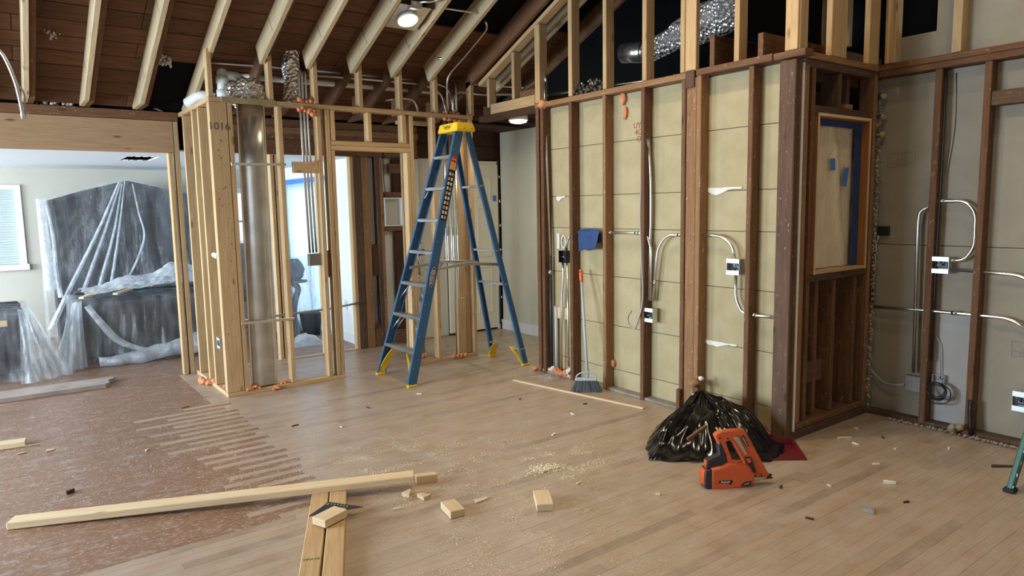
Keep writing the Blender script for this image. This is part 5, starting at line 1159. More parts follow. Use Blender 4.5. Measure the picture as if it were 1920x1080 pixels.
for k in range(420):
    t = r_.random(); q = r_.uniform(-1, 1); a = ha+hx*(t*(hb-ha).length); nrm = Vector((-hx.y, hx.x, 0)); top = a+nrm*q*0.016+Vector((0, 0, -0.012)); bot = a+hx*((t-0.5)*0.085+r_.uniform(-.006, .006))+nrm*(q*0.026+r_.uniform(-.004, .004)); bot.z = 0.002+r_.uniform(0, 0.006); w = hx*0.0014; w2 = nrm*0.0014
    for ww in (w, w2): bm.faces.new([bm.verts.new(v) for v in (top-ww, top+ww, bot+ww, bot-ww)])
o = from_bm('bristles', bm, 'bristle', br); o['kind'] = 'stuff'

# black rubbish bag and red dustpan
bag = thing('rubbish_bag', 'slumped glossy black rubbish bag against right wall', 'rubbish bag', (3.55, 2.75, 0))
poly_b = [(3.035, 2.775), (3.16, 2.63), (3.33, 2.49), (3.56, 2.305), (3.70, 2.30), (3.90, 2.40), (3.955, 2.60), (3.955, 2.90), (3.955, 3.16), (3.80, 3.22), (3.55, 3.17), (3.25, 2.99)]
pk = Vector((3.72, 2.93)); NT, NR = 132, 34; ring_pts = []
per = [(Vector(a), Vector(b)) for a, b in zip(poly_b, poly_b[1:]+poly_b[:1])]; tot = sum((b-a).length for a, b in per)
def perim(t):
    d_ = t*tot
    for a, b in per:
        l_ = (b-a).length
        if d_ <= l_: return a+(b-a)*(d_/l_)
        d_ -= l_
    return per[0][0]
V = []; F = []
for j in range(NR+1):
    r = j/NR
    for i in range(NT):
        t = i/NT; e = perim(t); a = 2*math.pi*t; q = pk.lerp(e, r)
        right = max(0.0, min(1.0, (2.85-q.y)/0.5))
        h = 0.275*(1-r**1.15)*(1-0.15*right)+0.075*math.exp(-((q.x-3.74)/0.13)**2-((q.y-2.60)/0.17)**2)*(1-r**3)+0.05*math.exp(-((q.x-3.42)/0.16)**2-((q.y-2.72)/0.16)**2)
        fold = noise.noise(Vector((math.cos(a)*5.5, math.sin(a)*5.5, r*1.6)))*0.045+noise.noise(Vector((math.cos(a)*13, math.sin(a)*13, r*2.5+4)))*0.020
        big = noise.noise(Vector((q.x*9, q.y*9, 2.0)))*0.030; k = math.sin(math.pi*min(1, r*1.02))**0.6
        edge = 0.03*math.exp(-((r-0.96)/0.05)**2)*abs(noise.noise(Vector((math.cos(a)*4, math.sin(a)*4, 7))))
        q = q+(e-pk).normalized()*noise.noise(Vector((math.cos(a)*6, math.sin(a)*6, 9)))*0.03*r
        q.x = min(q.x, 3.957)
        V.append((q.x, q.y, max(0.002, h+(fold+big)*k+edge+0.004)))
for j in range(NR):
    for i in range(NT): F.append((j*NT+i, j*NT+(i+1) % NT, (j+1)*NT+(i+1) % NT, (j+1)*NT+i))
me = bpy.data.meshes.new('bag_film'); me.from_pydata(V, [], F); me.update(); link('bag_film', me, 'bag_black', bag, True)
st2 = thing('wood_scrap', 'reddish stick of scrap wood lying on black bag', 'scrap', (3.24, 2.66, 0.13)); stick('stick', st2, (3.20, 2.62, 0.135), (3.33, 2.585, 0.20), 0.020, 0.018, 'old_wood')
dp_ = thing('dustpan', 'dark red dustpan poking out from under black bag', 'dustpan', (3.72, 2.36, 0))
q = [Vector((3.55, 2.345, 0.003)), Vector((3.762, 2.185, 0.003)), Vector((3.90, 2.37, 0.012)), Vector((3.69, 2.53, 0.012))]
bm = bmesh.new(); bm.faces.new([bm.verts.new(v) for v in q]); o = from_bm('pan', bm, 'red_plastic', dp_); md = o.modifiers.new('t', 'SOLIDIFY'); md.thickness = 0.003; md.offset = 1
for a, b, ha_, hb_ in ((q[1], q[2], 0.004, 0.055), (q[2], q[3], 0.055, 0.055), (q[3], q[0], 0.055, 0.004)):
    bm = bmesh.new(); bm.faces.new([bm.verts.new(v) for v in (a, b, b+Vector((0, 0, hb_)), a+Vector((0, 0, ha_)))]); o = from_bm('pan_side', bm, 'red_plastic', dp_); md = o.modifiers.new('t', 'SOLIDIFY'); md.thickness = 0.003
tube('pan_handle', dp_, [(q[2]+q[3])/2+Vector((0, 0, 0.06)), (q[2]+q[3])/2+Vector((0.06, 0.09, 0.08))], 0.014, 'red_plastic', segs=10)
t = thing('wood_scrap', 'broken wood scrap and white crumb behind bag peak', 'scrap', (3.93, 3.12, 0)); blob('scrap', t, (3.90, 3.14, 0.26), (0.04, 0.05, 0.03), 'old_wood_light', 3); blob('crumb', t, (3.93, 3.10, 0.295), (0.02, 0.022, 0.016), 'paper', 4); stick('prop', t, (3.93, 3.13, 0.0), (3.92, 3.13, 0.25), 0.04, 0.03, 'old_wood')

# framing nailer standing on the floor: outlines in its own plane
nu = Vector((0.327, -0.199, 0)).normalized(); nv = Vector((0, 0, 1)); no = Vector((2.965, 2.325, 0.004)); K = 0.000394*0.985
na = thing('framing_nailer', 'orange and black cordless framing nailer standing by bag', 'nail gun', (3.12, 2.23, 0))
def NP(pts): return [((x-175)*K, (1018-y)*K) for x, y in pts]
NB = {}
def npart(name, polys, t_, mat, off=0.0, bev=0.003):
    NB[name] = npart_(name, polys, t_, mat, off, bev)
def npart_(name, polys, t_, mat, off=0.0, bev=0.003): return outline(name, na, [NP(P) for P in polys], no-nu.cross(nv)*off, nu, nv, t_, mat, bev)
# nu x nv points away from the viewer's side or towards it; front is -Y side
FR = 1 if nu.cross(nv).y < 0 else -1
def front(pts, name, mat, d, t_=0.003, bev=0.0): return outline(name, NB['motor_body' if d > 0.04 else 'frame_body'], [NP(pts)], no+nu.cross(nv)*FR*d, nu, nv, t_, mat, bev)
npart('frame_body', [[(350, 292), (370, 268), (440, 240), (740, 232), (778, 282), (1108, 888), (1085, 908), (880, 900), (862, 860), (775, 735), (640, 735), (560, 720), (515, 690), (500, 640), (478, 560), (398, 392)], [(474, 385), (500, 362), (566, 345), (612, 400), (772, 690), (756, 720), (620, 716), (592, 690)]], 0.042, 'nailer_orange', 0, 0.006)
npart('motor_body', [[(300, 1010), (300, 762), (440, 738), (520, 700), (770, 730), (862, 855), (856, 990), (620, 1012)]], 0.088, 'nailer_orange', 0, 0.010)
npart('rear_grip', [[(236, 770), (240, 640), (330, 606), (420, 570), (395, 440), (412, 400), (480, 560), (512, 690), (440, 735), (300, 758)]], 0.046, 'nailer_black', 0, 0.006)
npart('battery_cap', [[(205, 1000), (196, 900), (200, 790), (215, 772), (300, 760), (297, 1018), (225, 1018)]], 0.080, 'nailer_black', 0, 0.006)
npart('battery_tail', [[(172, 960), (174, 790), (192, 770), (206, 790), (203, 975)]], 0.066, 'nailer_orange', 0, 0.004)
npart('battery_latch', [[(218, 650), (300, 640), (262, 680), (258, 755), (226, 755)]], 0.030, 'nailer_orange', 0, 0.004)
npart('magazine_rail', [[(765, 240), (800, 280), (1092, 852), (1046, 858), (778, 300)]], 0.036, 'nailer_black', 0, 0.003)
npart('nose_piece', [[(868, 905), (1085, 898), (1090, 940), (1010, 960), (960, 985), (900, 962)]], 0.030, 'steel', 0, 0.002)
npart('nose_tip', [[(1075, 905), (1120, 900), (1180, 902), (1160, 920), (1195, 950), (1000, 965), (1090, 940)]], 0.020, 'nailer_black', 0, 0.001)
npart('top_hook', [[(372, 200), (388, 192), (440, 262), (420, 280)]], 0.006, 'cut_wood', 0.012, 0.001); npart('top_hook', [[(400, 185), (414, 178), (446, 250), (430, 262)]], 0.006, 'cut_wood', -0.012, 0.001)
front([(698, 318), (738, 288), (812, 458), (776, 452)], 'vent_panel', 'nailer_black', 0.026)
front([(712, 322), (728, 312), (792, 446), (780, 446)], 'vent_slot', 'steel', 0.0278, 0.001)
front([(598, 312), (655, 308), (785, 560), (752, 566)], 'sight_rod', 'steel', 0.026, 0.004, 0.001)
front([(752, 606), (840, 606), (880, 690), (925, 828), (898, 838), (845, 735), (800, 718)], 'release_lever', 'nailer_black', 0.027, 0.005, 0.001)
front([(780, 628), (826, 622), (848, 672), (806, 690)], 'release_button', 'nailer_orange', 0.030, 0.004, 0.001)
front([(690, 985), (745, 942), (842, 936), (832, 998), (705, 1004)], 'base_shoe', 'nailer_black', 0.0445)
front([(730, 975), (760, 960), (810, 955), (805, 975), (740, 985)], 'shoe_slot', 'steel', 0.046, 0.001)
front([(362, 930), (395, 908), (560, 906), (576, 930), (548, 972), (520, 968), (505, 952), (385, 948)], 'logo_plate', 'black_print', 0.0442, 0.001)
text('logo_text', NB['motor_body'], 'Paslode', 0.0165, no+nu*((465-175)*K)+nv*((1018-930)*K)+nu.cross(nv)*FR*0.0452, nu if FR > 0 else nu, nv, 'white_print', shear=0.25)
for x, y in ((398, 318), (512, 330), (480, 552), (650, 305), (612, 322), (925, 888), (1005, 888)): c = NP([(x, y)])[0]; oval('screw', NB['frame_body'], 0.005, 0.005, no+nu*c[0]+nv*c[1]+nu.cross(nv)*FR*0.0255, nu, nv, 'nailer_black', n=10)

# green metal sawhorses
def sawhorse(label, cx_, y0, y1, top, half, splash=True):
    t = thing('sawhorse', label, 'sawhorse', (cx_, (y0+y1)/2, 0), 'green sawhorses')
    board('beam', t, (cx_-0.045, y0-0.06, top-0.06), (cx_+0.045, y1+0.06, top), 'green_paint', 0.006)
    for yy, sy_ in ((y0, -1), (y1, 1)):
        for sx in (-1, 1):
            f = Vector((cx_+sx*half, yy+sy_*0.05, 0.012)); h = Vector((cx_+sx*0.02, yy-sy_*0.02, top-0.03)); lg = stick('leg', t, f, h, 0.046, 0.030, 'green_paint', side=(0, 1, 0), bev=0.006)
            board('foot_cap', lg, (f.x-0.032, f.y-0.026, 0.0), (f.x+0.030, f.y+0.026, 0.022), 'rubber', 0.004)
            if splash:
                for k in range(6): q_ = f+(h-f)*(0.03+0.09*k); blob('paint_splash', lg, (q_.x-0.021+0.004*(k % 3), q_.y-0.014, q_.z), (0.005+0.003*(k % 2), 0.003, 0.008+0.004*(k % 3)), 'paper', k, sub=1)
        stick('cross_brace', t, (cx_-half*0.62, yy, 0.29), (cx_+half*0.62, yy, 0.29), 0.03, 0.016, 'green_paint')
sawhorse('green metal sawhorse leg at right picture edge', 4.40, 0.55, 1.23, 0.72, 0.245)
sawhorse('green metal sawhorse holding lumber left of the opening', -0.80, 6.35, 6.85, 0.684, 0.22, False)
lumber('lumber_plank', 'lumber end sticking in at left edge above covered furniture', (-1.9, 6.60, 0.704), (0.006, 6.60, 0.704), 0.089, 0.038, 'cut_wood')

# sawdust, chips and crumbs
r_ = random.Random(12); verts = []; faces = []
def flakes(cx0, cy0, sx, sy_, n, s0, s1, rot=0.0):
    for _ in range(int(n*2.6)):
        a, b = r_.gauss(0, 1)*sx, r_.gauss(0, 1)*sy_; x = cx0+a*math.cos(rot)-b*math.sin(rot); y = cy0+a*math.sin(rot)+b*math.cos(rot)
        if x > 3.9 or noise.noise(Vector((x*9, y*9, 0.3))) < r_.uniform(-0.12, 0.38): continue
        s = r_.uniform(s0, s1)*0.72; t = r_.uniform(0, 6.28); k = len(verts); z = 0.0008+r_.uniform(0, 0.0015); ux_, uy_ = math.cos(t)*s, math.sin(t)*s
        verts.extend([(x-ux_, y-uy_, z), (x+uy_*0.5, y-ux_*0.5, z+r_.uniform(0, s*0.6)), (x+ux_, y+uy_, z+0.0004), (x-uy_*0.5, y+ux_*0.5, z)]); faces.append((k, k+1, k+2, k+3))
flakes(2.52, 3.10, 0.22, 0.14, 4200, 0.002, 0.0065); flakes(1.80, 3.85, 0.25, 0.25, 4200, 0.002, 0.006); flakes(2.2, 3.45, 0.35, 0.28, 4000, 0.002, 0.006)
flakes(1.95, 2.60, 0.28, 0.20, 3600, 0.0015, 0.005); flakes(1.62, 3.12, 0.10, 0.10, 700, 0.002, 0.005); flakes(0.55, 4.7, 0.45, 0.5, 2200, 0.002, 0.006); flakes(0.35, 5.6, 0.35, 0.4, 900, 0.002, 0.006)
flakes(1.1, 3.95, 0.2, 0.2, 700, 0.002, 0.005); flakes(2.9, 2.8, 0.5, 0.5, 600, 0.0015, 0.004); flakes(1.75, 2.2, 0.3, 0.3, 2400, 0.0015, 0.005)
me = bpy.data.meshes.new('sawdust'); me.from_pydata(verts, [], faces); me.update(); o = link('sawdust', me, 'sawdust'); tag(o, 'scattered pale sawdust flakes across the middle floor', 'sawdust', kind='stuff')
heap = [(2.46+random.gauss(0, 0.045), 3.06+random.gauss(0, 0.03), 0.003+abs(random.gauss(0, 0.004))) for _ in range(420)]
o = clump('sawdust_heap', None, heap, 0.004, 'sawdust', 4, 0.8); tag(o, 'small heap of sawdust just behind rightmost offcut', 'sawdust', kind='stuff')
def chip(label, x, y, l_, w, h, mat, ang, group='scraps strewn on the floor', name='wood_chip'):
    t = thing(name, label, 'scrap', (x, y, 0), group); u = Vector((math.cos(ang), math.sin(ang), 0)); v = Vector((-u.y, u.x, 0))
    rr_ = random.Random(int(x*1000+y*100)); P = [(-l_/2, -w/2), (l_*0.42, -w/2*rr_.uniform(.6, 1)), (l_/2, w/2*rr_.uniform(-.2, .8)), (-l_*0.35, w/2)]
    prism('chip', t, P, (x, y, h/2+0.001), u, v, h, mat)
chip('bright triangular chip beside long plank end', 1.655, 3.235, 0.06, 0.045, 0.022, 'cut_wood', 0.7)
chip('pale folded chip in front of plank end offcut', 1.70, 3.145, 0.07, 0.05, 0.020, 'cut_wood', 2.0)
chip('thin white splinter left of middle offcut', 1.532, 3.111, 0.05, 0.010, 0.006, 'paper', -0.3)
chip('flat pale chip between the two loose offcuts', 1.925, 2.93, 0.085, 0.035, 0.006, 'chip_wood', 0.0)
chip('dark small block on dusty old floor left', 0.205, 4.443, 0.05, 0.022, 0.018, 'dark_chip', 0.5)
chip('pale splinter on dusty old floor', 0.664, 4.943, 0.035, 0.010, 0.006, 'paper', 0.9)
chip('thin pale scrap below left lumber end', 0.01, 5.40, 0.06, 0.016, 0.006, 'cut_wood', 0.4)
chip('flat grey chip right of left lumber end', 0.16, 5.35, 0.05, 0.035, 0.006, 'chip_wood', 0.2)
chip('old splinter left of the chase corner', 1.08, 5.86, 0.075, 0.018, 0.006, 'old_wood_light', 0.3)
chip('dark splinter right of woven floor boards', 1.60, 4.83, 0.06, 0.014, 0.005, 'dark_chip', 0.2)
chip('dark flat scrap at far right near sawhorse', 4.52, 1.44, 0.14, 0.035, 0.005, 'dark_chip', -0.7)
chip('white plaster chip in front of recess', 3.78, 1.72, 0.07, 0.03, 0.014, 'paper', -0.8)
chip('pale stick near recess corner', 4.30, 2.25, 0.11, 0.016, 0.010, 'cut_wood', -0.55)
chip('grey crumpled scrap on open floor right of nailer', 3.36, 1.62, 0.07, 0.05, 0.020, 'grey_dust', 0.4)
chip('curled dark nail strip beside nailer nose', 3.28, 2.05, 0.035, 0.014, 0.010, 'dark_chip', 0.3)
spots = [(2.475, 2.777), (3.244, 4.333), (3.30, 3.77), (1.845, 4.58), (3.55, 3.9), (2.9, 3.5), (3.5, 1.9), (3.05, 1.75), (4.0, 1.9), (4.35, 1.95), (4.5, 2.1), (4.25, 2.15), (2.7, 2.4), (3.6, 1.55), (4.6, 1.75), (4.55, 2.3), (2.2, 4.9), (2.7, 5.0)]
for k, (x, y) in enumerate(spots): chip('tiny wood crumb lying on the open floor', x, y, 0.03+0.008*(k % 3), 0.014, 0.007, ('chip_wood', 'dark_chip', 'paper')[k % 3], k*0.7, 'tiny floor crumbs', 'floor_crumb')

# ------------------------------------------------------------------ covered furniture in the living room
def drape(name, label, x0, x1, y0, y1, h, flare, seed, mat='poly_drape', sag=0.0, folds=9):
    t = thing(name, label, 'plastic sheet', ((x0+x1)/2, (y0+y1)/2, 0)); cx_, cy_ = (x0+x1)/2, (y0+y1)/2; a_, b_ = (x1-x0)/2, (y1-y0)/2; NT_, N1, N2 = 150, 8, 26; V = []; F = []
    for j in range(N1+N2+1):
        for i in range(NT_):
            th = 2*math.pi*i/NT_; c_, s_ = math.cos(th), math.sin(th); k = 1/max(abs(c_)/a_, abs(s_)/b_); rx, ry = c_*k, s_*k
            if j <= N1: r = j/N1; V.append((cx_+rx*r*1.01, cy_+ry*r*1.01, h+0.012+0.02*noise.noise(Vector((rx*r*5+seed, ry*r*5, 1)))-0.015*r))
            else:
                q = (j-N1)/N2; n1 = noise.noise(Vector((c_*folds*0.55+seed, s_*folds*0.55, q*0.8))); n2 = noise.noise(Vector((c_*folds*1.6, s_*folds*1.6+seed, q*1.6)))
                off = 0.012+flare*(q**1.7)*(0.75+0.8*n1)+0.03*n2*q**0.5; z = (h-0.004)*(1-q)+0.004
                V.append((cx_+rx+c_*off, cy_+ry+s_*off, max(0.004, z+0.02*n2*(1-q))))
    for j in range(N1+N2):
        for i in range(NT_): F.append((j*NT_+i, j*NT_+(i+1) % NT_, (j+1)*NT_+(i+1) % NT_, (j+1)*NT_+i))
    me = bpy.data.meshes.new('film'); me.from_pydata(V, [], F); me.update(); o = link('film', me, mat, t, True)
    return t
# armoire
ar = thing('armoire', 'dark armoire with peaked top under plastic in living room', 'armoire', (1.35, 9.8, 0))
prism('case', ar, [(0.50, 0.06), (2.2, 0.06), (2.2, 1.66), (1.86, 1.74), (1.30, 1.88), (0.80, 1.76), (0.50, 1.66)], (0, 9.85, 0), (1, 0, 0), (0, 0, 1), 0.55, 'armoire_wood')
for a, b in (((0.46, 1.66), (0.82, 1.775)), ((0.82, 1.775), (1.30, 1.90)), ((1.30, 1.90), (1.86, 1.765)), ((1.86, 1.765), (2.24, 1.67))): stick('cornice', ar, (a[0], 9.56, a[1]), (b[0], 9.56, b[1]), 0.07, 0.05, 'armoire_wood', bev=0.006)
for x0, x1 in ((0.55, 1.34), (1.36, 2.15)):
    d_ = board('cabinet_door', ar, (x0, 9.545, 0.16), (x1, 9.572, 1.60), 'armoire_wood', 0.004); board('door_panel', d_, (x0+0.10, 9.538, 0.28), (x1-0.10, 9.548, 1.48), 'armoire_wood', 0.006)
for x in (0.55, 2.08): board('foot', ar, (x, 9.62, 0.0), (x+0.08, 9.7, 0.06), 'armoire_wood', 0.003)
ps = thing('plastic_sheet', 'clear plastic sheet draped in pleats over dark armoire', 'plastic sheet', (1.3, 9.45, 0))
def top_z(x): return 1.70+0.25*max(0.0, 1-abs(x-1.28)/0.86)**0.9
def fn(u, v):
    x = 0.42+1.86*u; zt = top_z(x); z = zt*(1-v)+0.02*v; ang = math.atan2(x-1.27, 2.05-z)
    f = 0.030*(noise.noise(Vector((ang*9, v*1.2, 0)))+0.6*noise.noise(Vector((ang*22, v*2, 4))))*(0.25+v)
    return Vector((x+0.05*(u-0.5)*v, 9.505-0.14*v**1.5+f, z))
grid('front_film', ps, fn, 90, 60, 'poly_drape')
grid('side_film', ps, lambda u, v: Vector((0.43-0.05*v+0.02*noise.noise(Vector((u*8, v*2, 3))), 9.505+0.6*u-0.14*v**1.5*(1-u), top_z(0.43)*(1-v)+0.02*v)), 20, 24, 'poly_drape')
def pleat(P, w0, w1, seed):
    Q = spline([Vector((a, 9.40-0.06*k/len(P), b)) for k, (a, b) in enumerate(P)], 10); n = len(Q)
    def fn(u, v):
        k = min(n-1, int(v*(n-1))); q = Q[k]; w = w0+(w1-w0)*v; return Vector((q.x+(u-0.5)*w, q.y-0.03*math.sin(math.pi*u)-0.008*noise.noise(Vector((u*6, v*8, seed))), q.z))
    grid('pleat', ps, fn, 8, n-1, 'poly_top')
pleat([(1.20, 1.90), (0.95, 1.35), (0.62, 0.70), (0.40, 0.25)], 0.02, 0.07, 1); pleat([(1.22, 1.90), (1.02, 1.35), (0.75, 0.66), (0.60, 0.2)], 0.02, 0.06, 2); pleat([(1.23, 1.88), (1.10, 1.3), (0.90, 0.66), (0.82, 0.2)], 0.02, 0.05, 3)
pleat([(1.26, 1.91), (1.15, 1.3), (1.02, 0.66)], 0.015, 0.04, 4); pleat([(1.34, 1.88), (1.38, 1.55), (1.42, 1.27), (1.33, 1.0), (1.20, 0.75)], 0.015, 0.03, 5)
pleat([(0.40, 1.71), (0.42, 1.3), (0.44, 0.69)], 0.05, 0.14, 6); pleat([(0.46, 1.71), (0.50, 1.3), (0.50, 0.9), (0.52, 0.6)], 0.03, 0.05, 7)
# sofa block and its cover
so = thing('covered_sofa', 'dark sofa under plastic in front of the armoire', 'sofa', (1.25, 8.55, 0))
board('base', so, (0.60, 8.18, 0.06), (2.05, 8.95, 0.40), 'sofa_cloth', 0.03); board('arm', so, (0.58, 8.16, 0.06), (0.80, 8.96, 0.64), 'sofa_cloth', 0.03); board('arm', so, (1.85, 8.16, 0.06), (2.07, 8.96, 0.64), 'sofa_cloth', 0.03); board('front_rail', so, (0.80, 8.16, 0.06), (1.85, 8.26, 0.63), 'sofa_cloth', 0.03); board('backrest', so, (0.6, 8.80, 0.40), (2.05, 8.97, 0.68), 'sofa_cloth', 0.03)
for x in (0.66, 1.95): board('foot', so, (x, 8.22, 0.0), (x+0.06, 8.28, 0.06), 'dark_wood', 0.003)
sofa_sheet = drape('plastic_sheet', 'plastic sheet over dark sofa, spilling onto the floor', 0.56, 2.09, 8.13, 8.99, 0.665, 0.16, 3.0)
pl = thing('plastic_heap', 'crumpled heap of bright plastic on top of covered sofa', 'plastic sheet', (1.4, 8.6, 0.68))
grid('heap', pl, lambda u, v: Vector((0.66+1.40*u, 8.16+0.80*v, 0.70+(0.06+0.20*min(1, u*1.9))*math.sin(math.pi*min(1, v*0.9+0.1))**0.7*(0.7+0.5*noise.noise(Vector((u*4, v*3, 8))))+0.035*abs(noise.noise(Vector((u*14, v*9, 2)))))), 60, 40, 'poly_top')
rl = thing('plastic_roll', 'bunched roll of plastic on floor along covered sofa front', 'plastic sheet', (1.2, 8.0, 0))
bm = bmesh.new(); Q = spline([(0.72, 8.00, 0.05), (1.05, 7.97, 0.06), (1.30, 7.99, 0.09), (1.6, 7.98, 0.13), (2.0, 8.0, 0.12)], 12); sweep(bm, Q, [0.05+0.06*i/len(Q) for i in range(len(Q))], 16)
for v in bm.verts: v.co += Vector((0, 1, 0.6))*0.045*noise.noise(v.co*7); v.co.z = max(0.004, v.co.z)
from_bm('roll', bm, 'poly_top', rl, True)
pleat_s = thing('plastic_fold', 'long diagonal fold of plastic on the covered sofa front', 'plastic sheet', (0.9, 8.05, 0))
Q = spline([(0.66, 8.085, 0.62), (0.76, 8.06, 0.45), (0.90, 8.03, 0.25), (1.10, 7.99, 0.14), (1.3, 7.96, 0.12)], 10)
grid('fold', pleat_s, lambda u, v: Q[int(v*(len(Q)-1))]+Vector(((u-0.5)*(0.05+0.05*v), -0.02*math.sin(math.pi*u), (u-0.5)*0.02)), 6, len(Q)-1, 'poly_top')
lbq = thing('lumber_plank', 'two short board ends lying on the covered sofa corner', 'lumber', (0.72, 8.2, 0.70))
stick('board', lbq, (0.62, 8.12, 0.70), (0.86, 8.45, 0.73), 0.05, 0.02, 'cut_wood'); stick('board', lbq, (0.92, 8.12, 0.715), (1.1, 8.4, 0.73), 0.05, 0.02, 'cut_wood')
ac = thing('covered_armchair', 'dark armchair under plastic at left picture edge', 'armchair', (-0.35, 8.3, 0))
board('base', ac, (-0.95, 8.0, 0.05), (0.13, 8.75, 0.42), 'sofa_cloth', 0.03); board('arm', ac, (-0.02, 7.98, 0.05), (0.15, 8.77, 0.60), 'sofa_cloth', 0.03); board('arm', ac, (-0.97, 7.98, 0.05), (-0.80, 8.77, 0.60), 'sofa_cloth', 0.03); board('front_rail', ac, (-0.8, 7.98, 0.05), (-0.02, 8.05, 0.58), 'sofa_cloth', 0.02); board('backrest', ac, (-0.95, 8.62, 0.42), (0.13, 8.78, 0.66), 'sofa_cloth', 0.03)
for x in (-0.9, 0.05): board('foot', ac, (x, 8.1, 0.0), (x+0.06, 8.16, 0.05), 'dark_wood', 0.003)
chair_sheet = drape('plastic_sheet', 'plastic sheet draped over the left edge armchair', -0.99, 0.17, 7.95, 8.80, 0.655, 0.24, 7.0)
# pedestal table, vase and planter by the patio door
pt_ = thing('pedestal_table', 'dark pedestal table seen through the chase', 'table', (2.96, 8.62, 0))
bm = bmesh.new(); sweep(bm, [(2.96, 8.62, 0.635), (2.96, 8.62, 0.66)], 0.15, 26); from_bm('table_top', bm, 'grey_pot', pt_)
tube('curved_leg', pt_, spline([(2.93, 8.62, 0.635), (2.99, 8.62, 0.55), (2.95, 8.62, 0.42), (2.92, 8.62, 0.22), (2.96, 8.62, 0.03)], 8), 0.038, 'grey_pot', segs=12); bm = bmesh.new(); sweep(bm, [(2.95, 8.62, 0.0), (2.95, 8.62, 0.035)], 0.12, 20); from_bm('base', bm, 'grey_pot', pt_)
vs_ = thing('vase', 'dark rounded vase on the pedestal table', 'vase', (2.96, 8.62, 0.66)); bm = bmesh.new(); sweep(bm, [(2.96, 8.62, 0.661), (2.96, 8.62, 0.70), (2.96, 8.62, 0.80), (2.96, 8.62, 0.88), (2.96, 8.62, 0.93)], [0.05, 0.10, 0.125, 0.09, 0.05], 22); from_bm('vase_body', bm, 'grey_pot', vs_, True)
pn = thing('planter', 'grey square planter on floor by pedestal table', 'planter', (3.03, 8.35, 0)); bm = bmesh.new(); sweep(bm, [(3.03, 8.33, 0.0), (3.03, 8.33, 0.26), (3.03, 8.33, 0.28), (3.03, 8.33, 0.285)], [0.11, 0.15, 0.155, 0.12], 4); from_bm('pot', bm, 'grey_pot', pn)
drape('plastic_sheet', 'plastic sheet over pedestal table near patio door', 2.80, 3.12, 8.46, 8.78, 0.95, 0.10, 11.0, 'poly_clear')
ch = thing('covered_chair', 'dark high backed chair under plastic behind the duct', 'chair', (2.55, 9.2, 0))
board('seat', ch, (2.32, 8.98, 0.40), (2.80, 9.46, 0.48), 'sofa_cloth', 0.02); board('backrest', ch, (2.32, 9.38, 0.48), (2.80, 9.46, 1.12), 'sofa_cloth', 0.03)
for x in (2.34, 2.74):
    for y in (9.0, 9.40): board('leg', ch, (x, y, 0.0), (x+0.04, y+0.04, 0.40), 'dark_wood', 0.003)
drape('plastic_sheet', 'plastic sheet over chair behind the oval duct', 2.29, 2.83, 8.95, 9.49, 1.15, 0.10, 13.0)
pf = thing('plastic_heap', 'small clear plastic heap on floor behind chase', 'plastic sheet', (2.75, 7.75, 0)); grid('heap', pf, lambda u, v: Vector((2.55+0.42*u, 7.6+0.35*v, 0.006+0.13*math.sin(math.pi*u)*math.sin(math.pi*v)*(0.8+0.6*noise.noise(Vector((u*5, v*5, 1)))))), 24, 20, 'poly_top')
# taped plastic over the patio door
dsh = thing('plastic_sheet', 'bluish plastic sheet taped over bright patio door', 'plastic sheet', (3.17, 8.6, 0))
grid('film', dsh, lambda u, v: Vector((3.178-0.02*(0.5+noise.noise(Vector((u*7+(1-v)*0.4, v*1.2, 2))))*math.sin(math.pi*u)**0.5*(1-v**3), 7.80+1.68*u, 0.02+1.90*v)), 60, 40, 'poly_door')
board('tape', dsh, (3.150, 7.78, 1.875), (3.158, 9.50, 1.935), 'blue_tape_bright', 0.001); board('tape', dsh, (3.150, 7.76, 0.05), (3.158, 7.81, 1.93), 'blue_tape_bright', 0.001); board('tape', dsh, (3.150, 9.46, 0.05), (3.158, 9.50, 1.93), 'blue_tape_bright', 0.001)
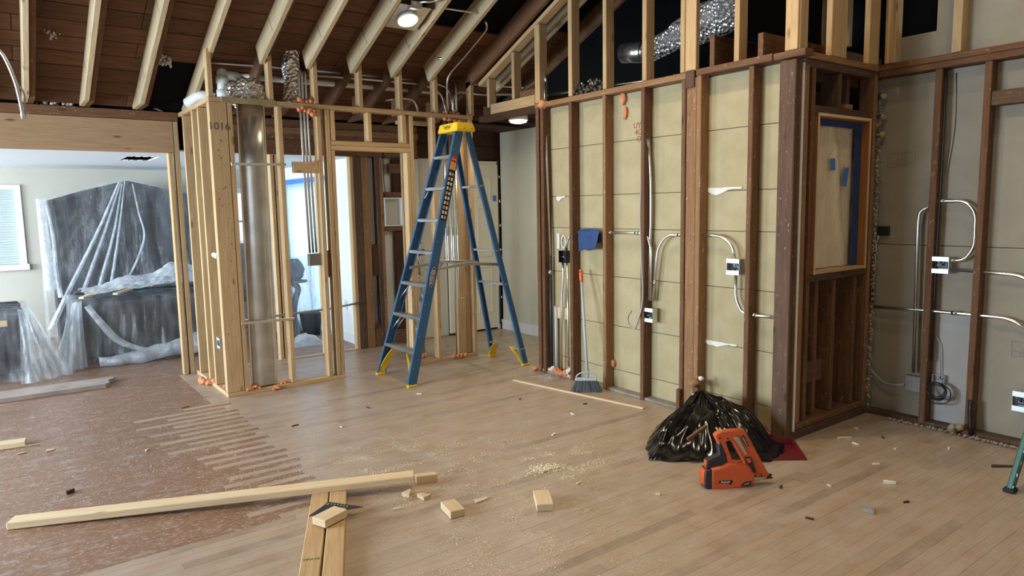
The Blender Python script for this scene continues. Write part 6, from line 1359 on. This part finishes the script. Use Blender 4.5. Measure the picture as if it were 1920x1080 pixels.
# pencil and mill marks on the left faces of the rafters
for k, x in enumerate((0.65, 1.05, 1.85, 2.24, 2.64, 3.04)):
    for (yy, f) in ((5.60, 0.55), (6.35, 0.5)) if x < 1.2 else ((5.62, 0.5), (5.15, 0.6)):
        z = zu(yy)+0.195*f
        stick('mill_mark', ceiling, (x-0.0004, yy+0.05, z+0.06), (x-0.0004, yy-0.03, z-0.06), 0.0008, 0.008, 'stamp_grey', side=(0, 1, 0), bev=0)

# frames of the windows outside the picture; the rear one is added for fill
for nm, lab, ax, y0, y1, z0, z1, x in (('window_3', 'wide white framed window in the left wall', 0, 3.5, 5.9, 0.75, 2.25, -3.32), ('window_4', 'wide white framed window in the living room side wall', 0, 7.6, 9.9, 0.6, 2.05, -3.28), ('window_5', 'white framed window added in the rear wall for fill light', 1, -0.6, 1.8, 1.0, 2.4, -2.67)):
    w = struct(nm, (x, y0, z0) if ax == 0 else (y0, x, z0), lab); m_ = (y0+y1)/2
    for a, b, c, d in ((y0, y0+0.05, z0, z1), (y1-0.05, y1, z0, z1), (m_-0.03, m_+0.03, z0+0.05, z1-0.05), (y0+0.05, y1-0.05, z0, z0+0.05), (y0+0.05, y1-0.05, z1-0.05, z1)):
        board('frame_board', w, (x, a, c) if ax == 0 else (a, x, c), (x+0.05, b, d) if ax == 0 else (b, x+0.05, d), 'trim_white', 0.003)

# bunched veils hanging from the corners of the two front covers
def veil(parent, top, foot, w0, w1, seed):
    top = Vector(top); foot = Vector(foot)
    def fn(u, v):
        q = top.lerp(foot, v**0.8); q.z = top.z*(1-v)+0.01*v; w = w0+(w1-w0)*v; k = 0.035*v*math.sin(u*17+seed)+0.03*noise.noise(Vector((u*5, v*2, seed)))
        return Vector((q.x+(u-0.5)*w, q.y+(u-0.5)*w*0.55+k-0.02, q.z))
    grid('veil', parent, fn, 26, 30, 'poly_veil')
veil(chair_sheet, (0.14, 7.93, 0.665), (0.27, 7.72, 0.0), 0.10, 0.42, 1); veil(sofa_sheet, (0.58, 8.10, 0.67), (0.50, 7.98, 0.0), 0.08, 0.24, 4)
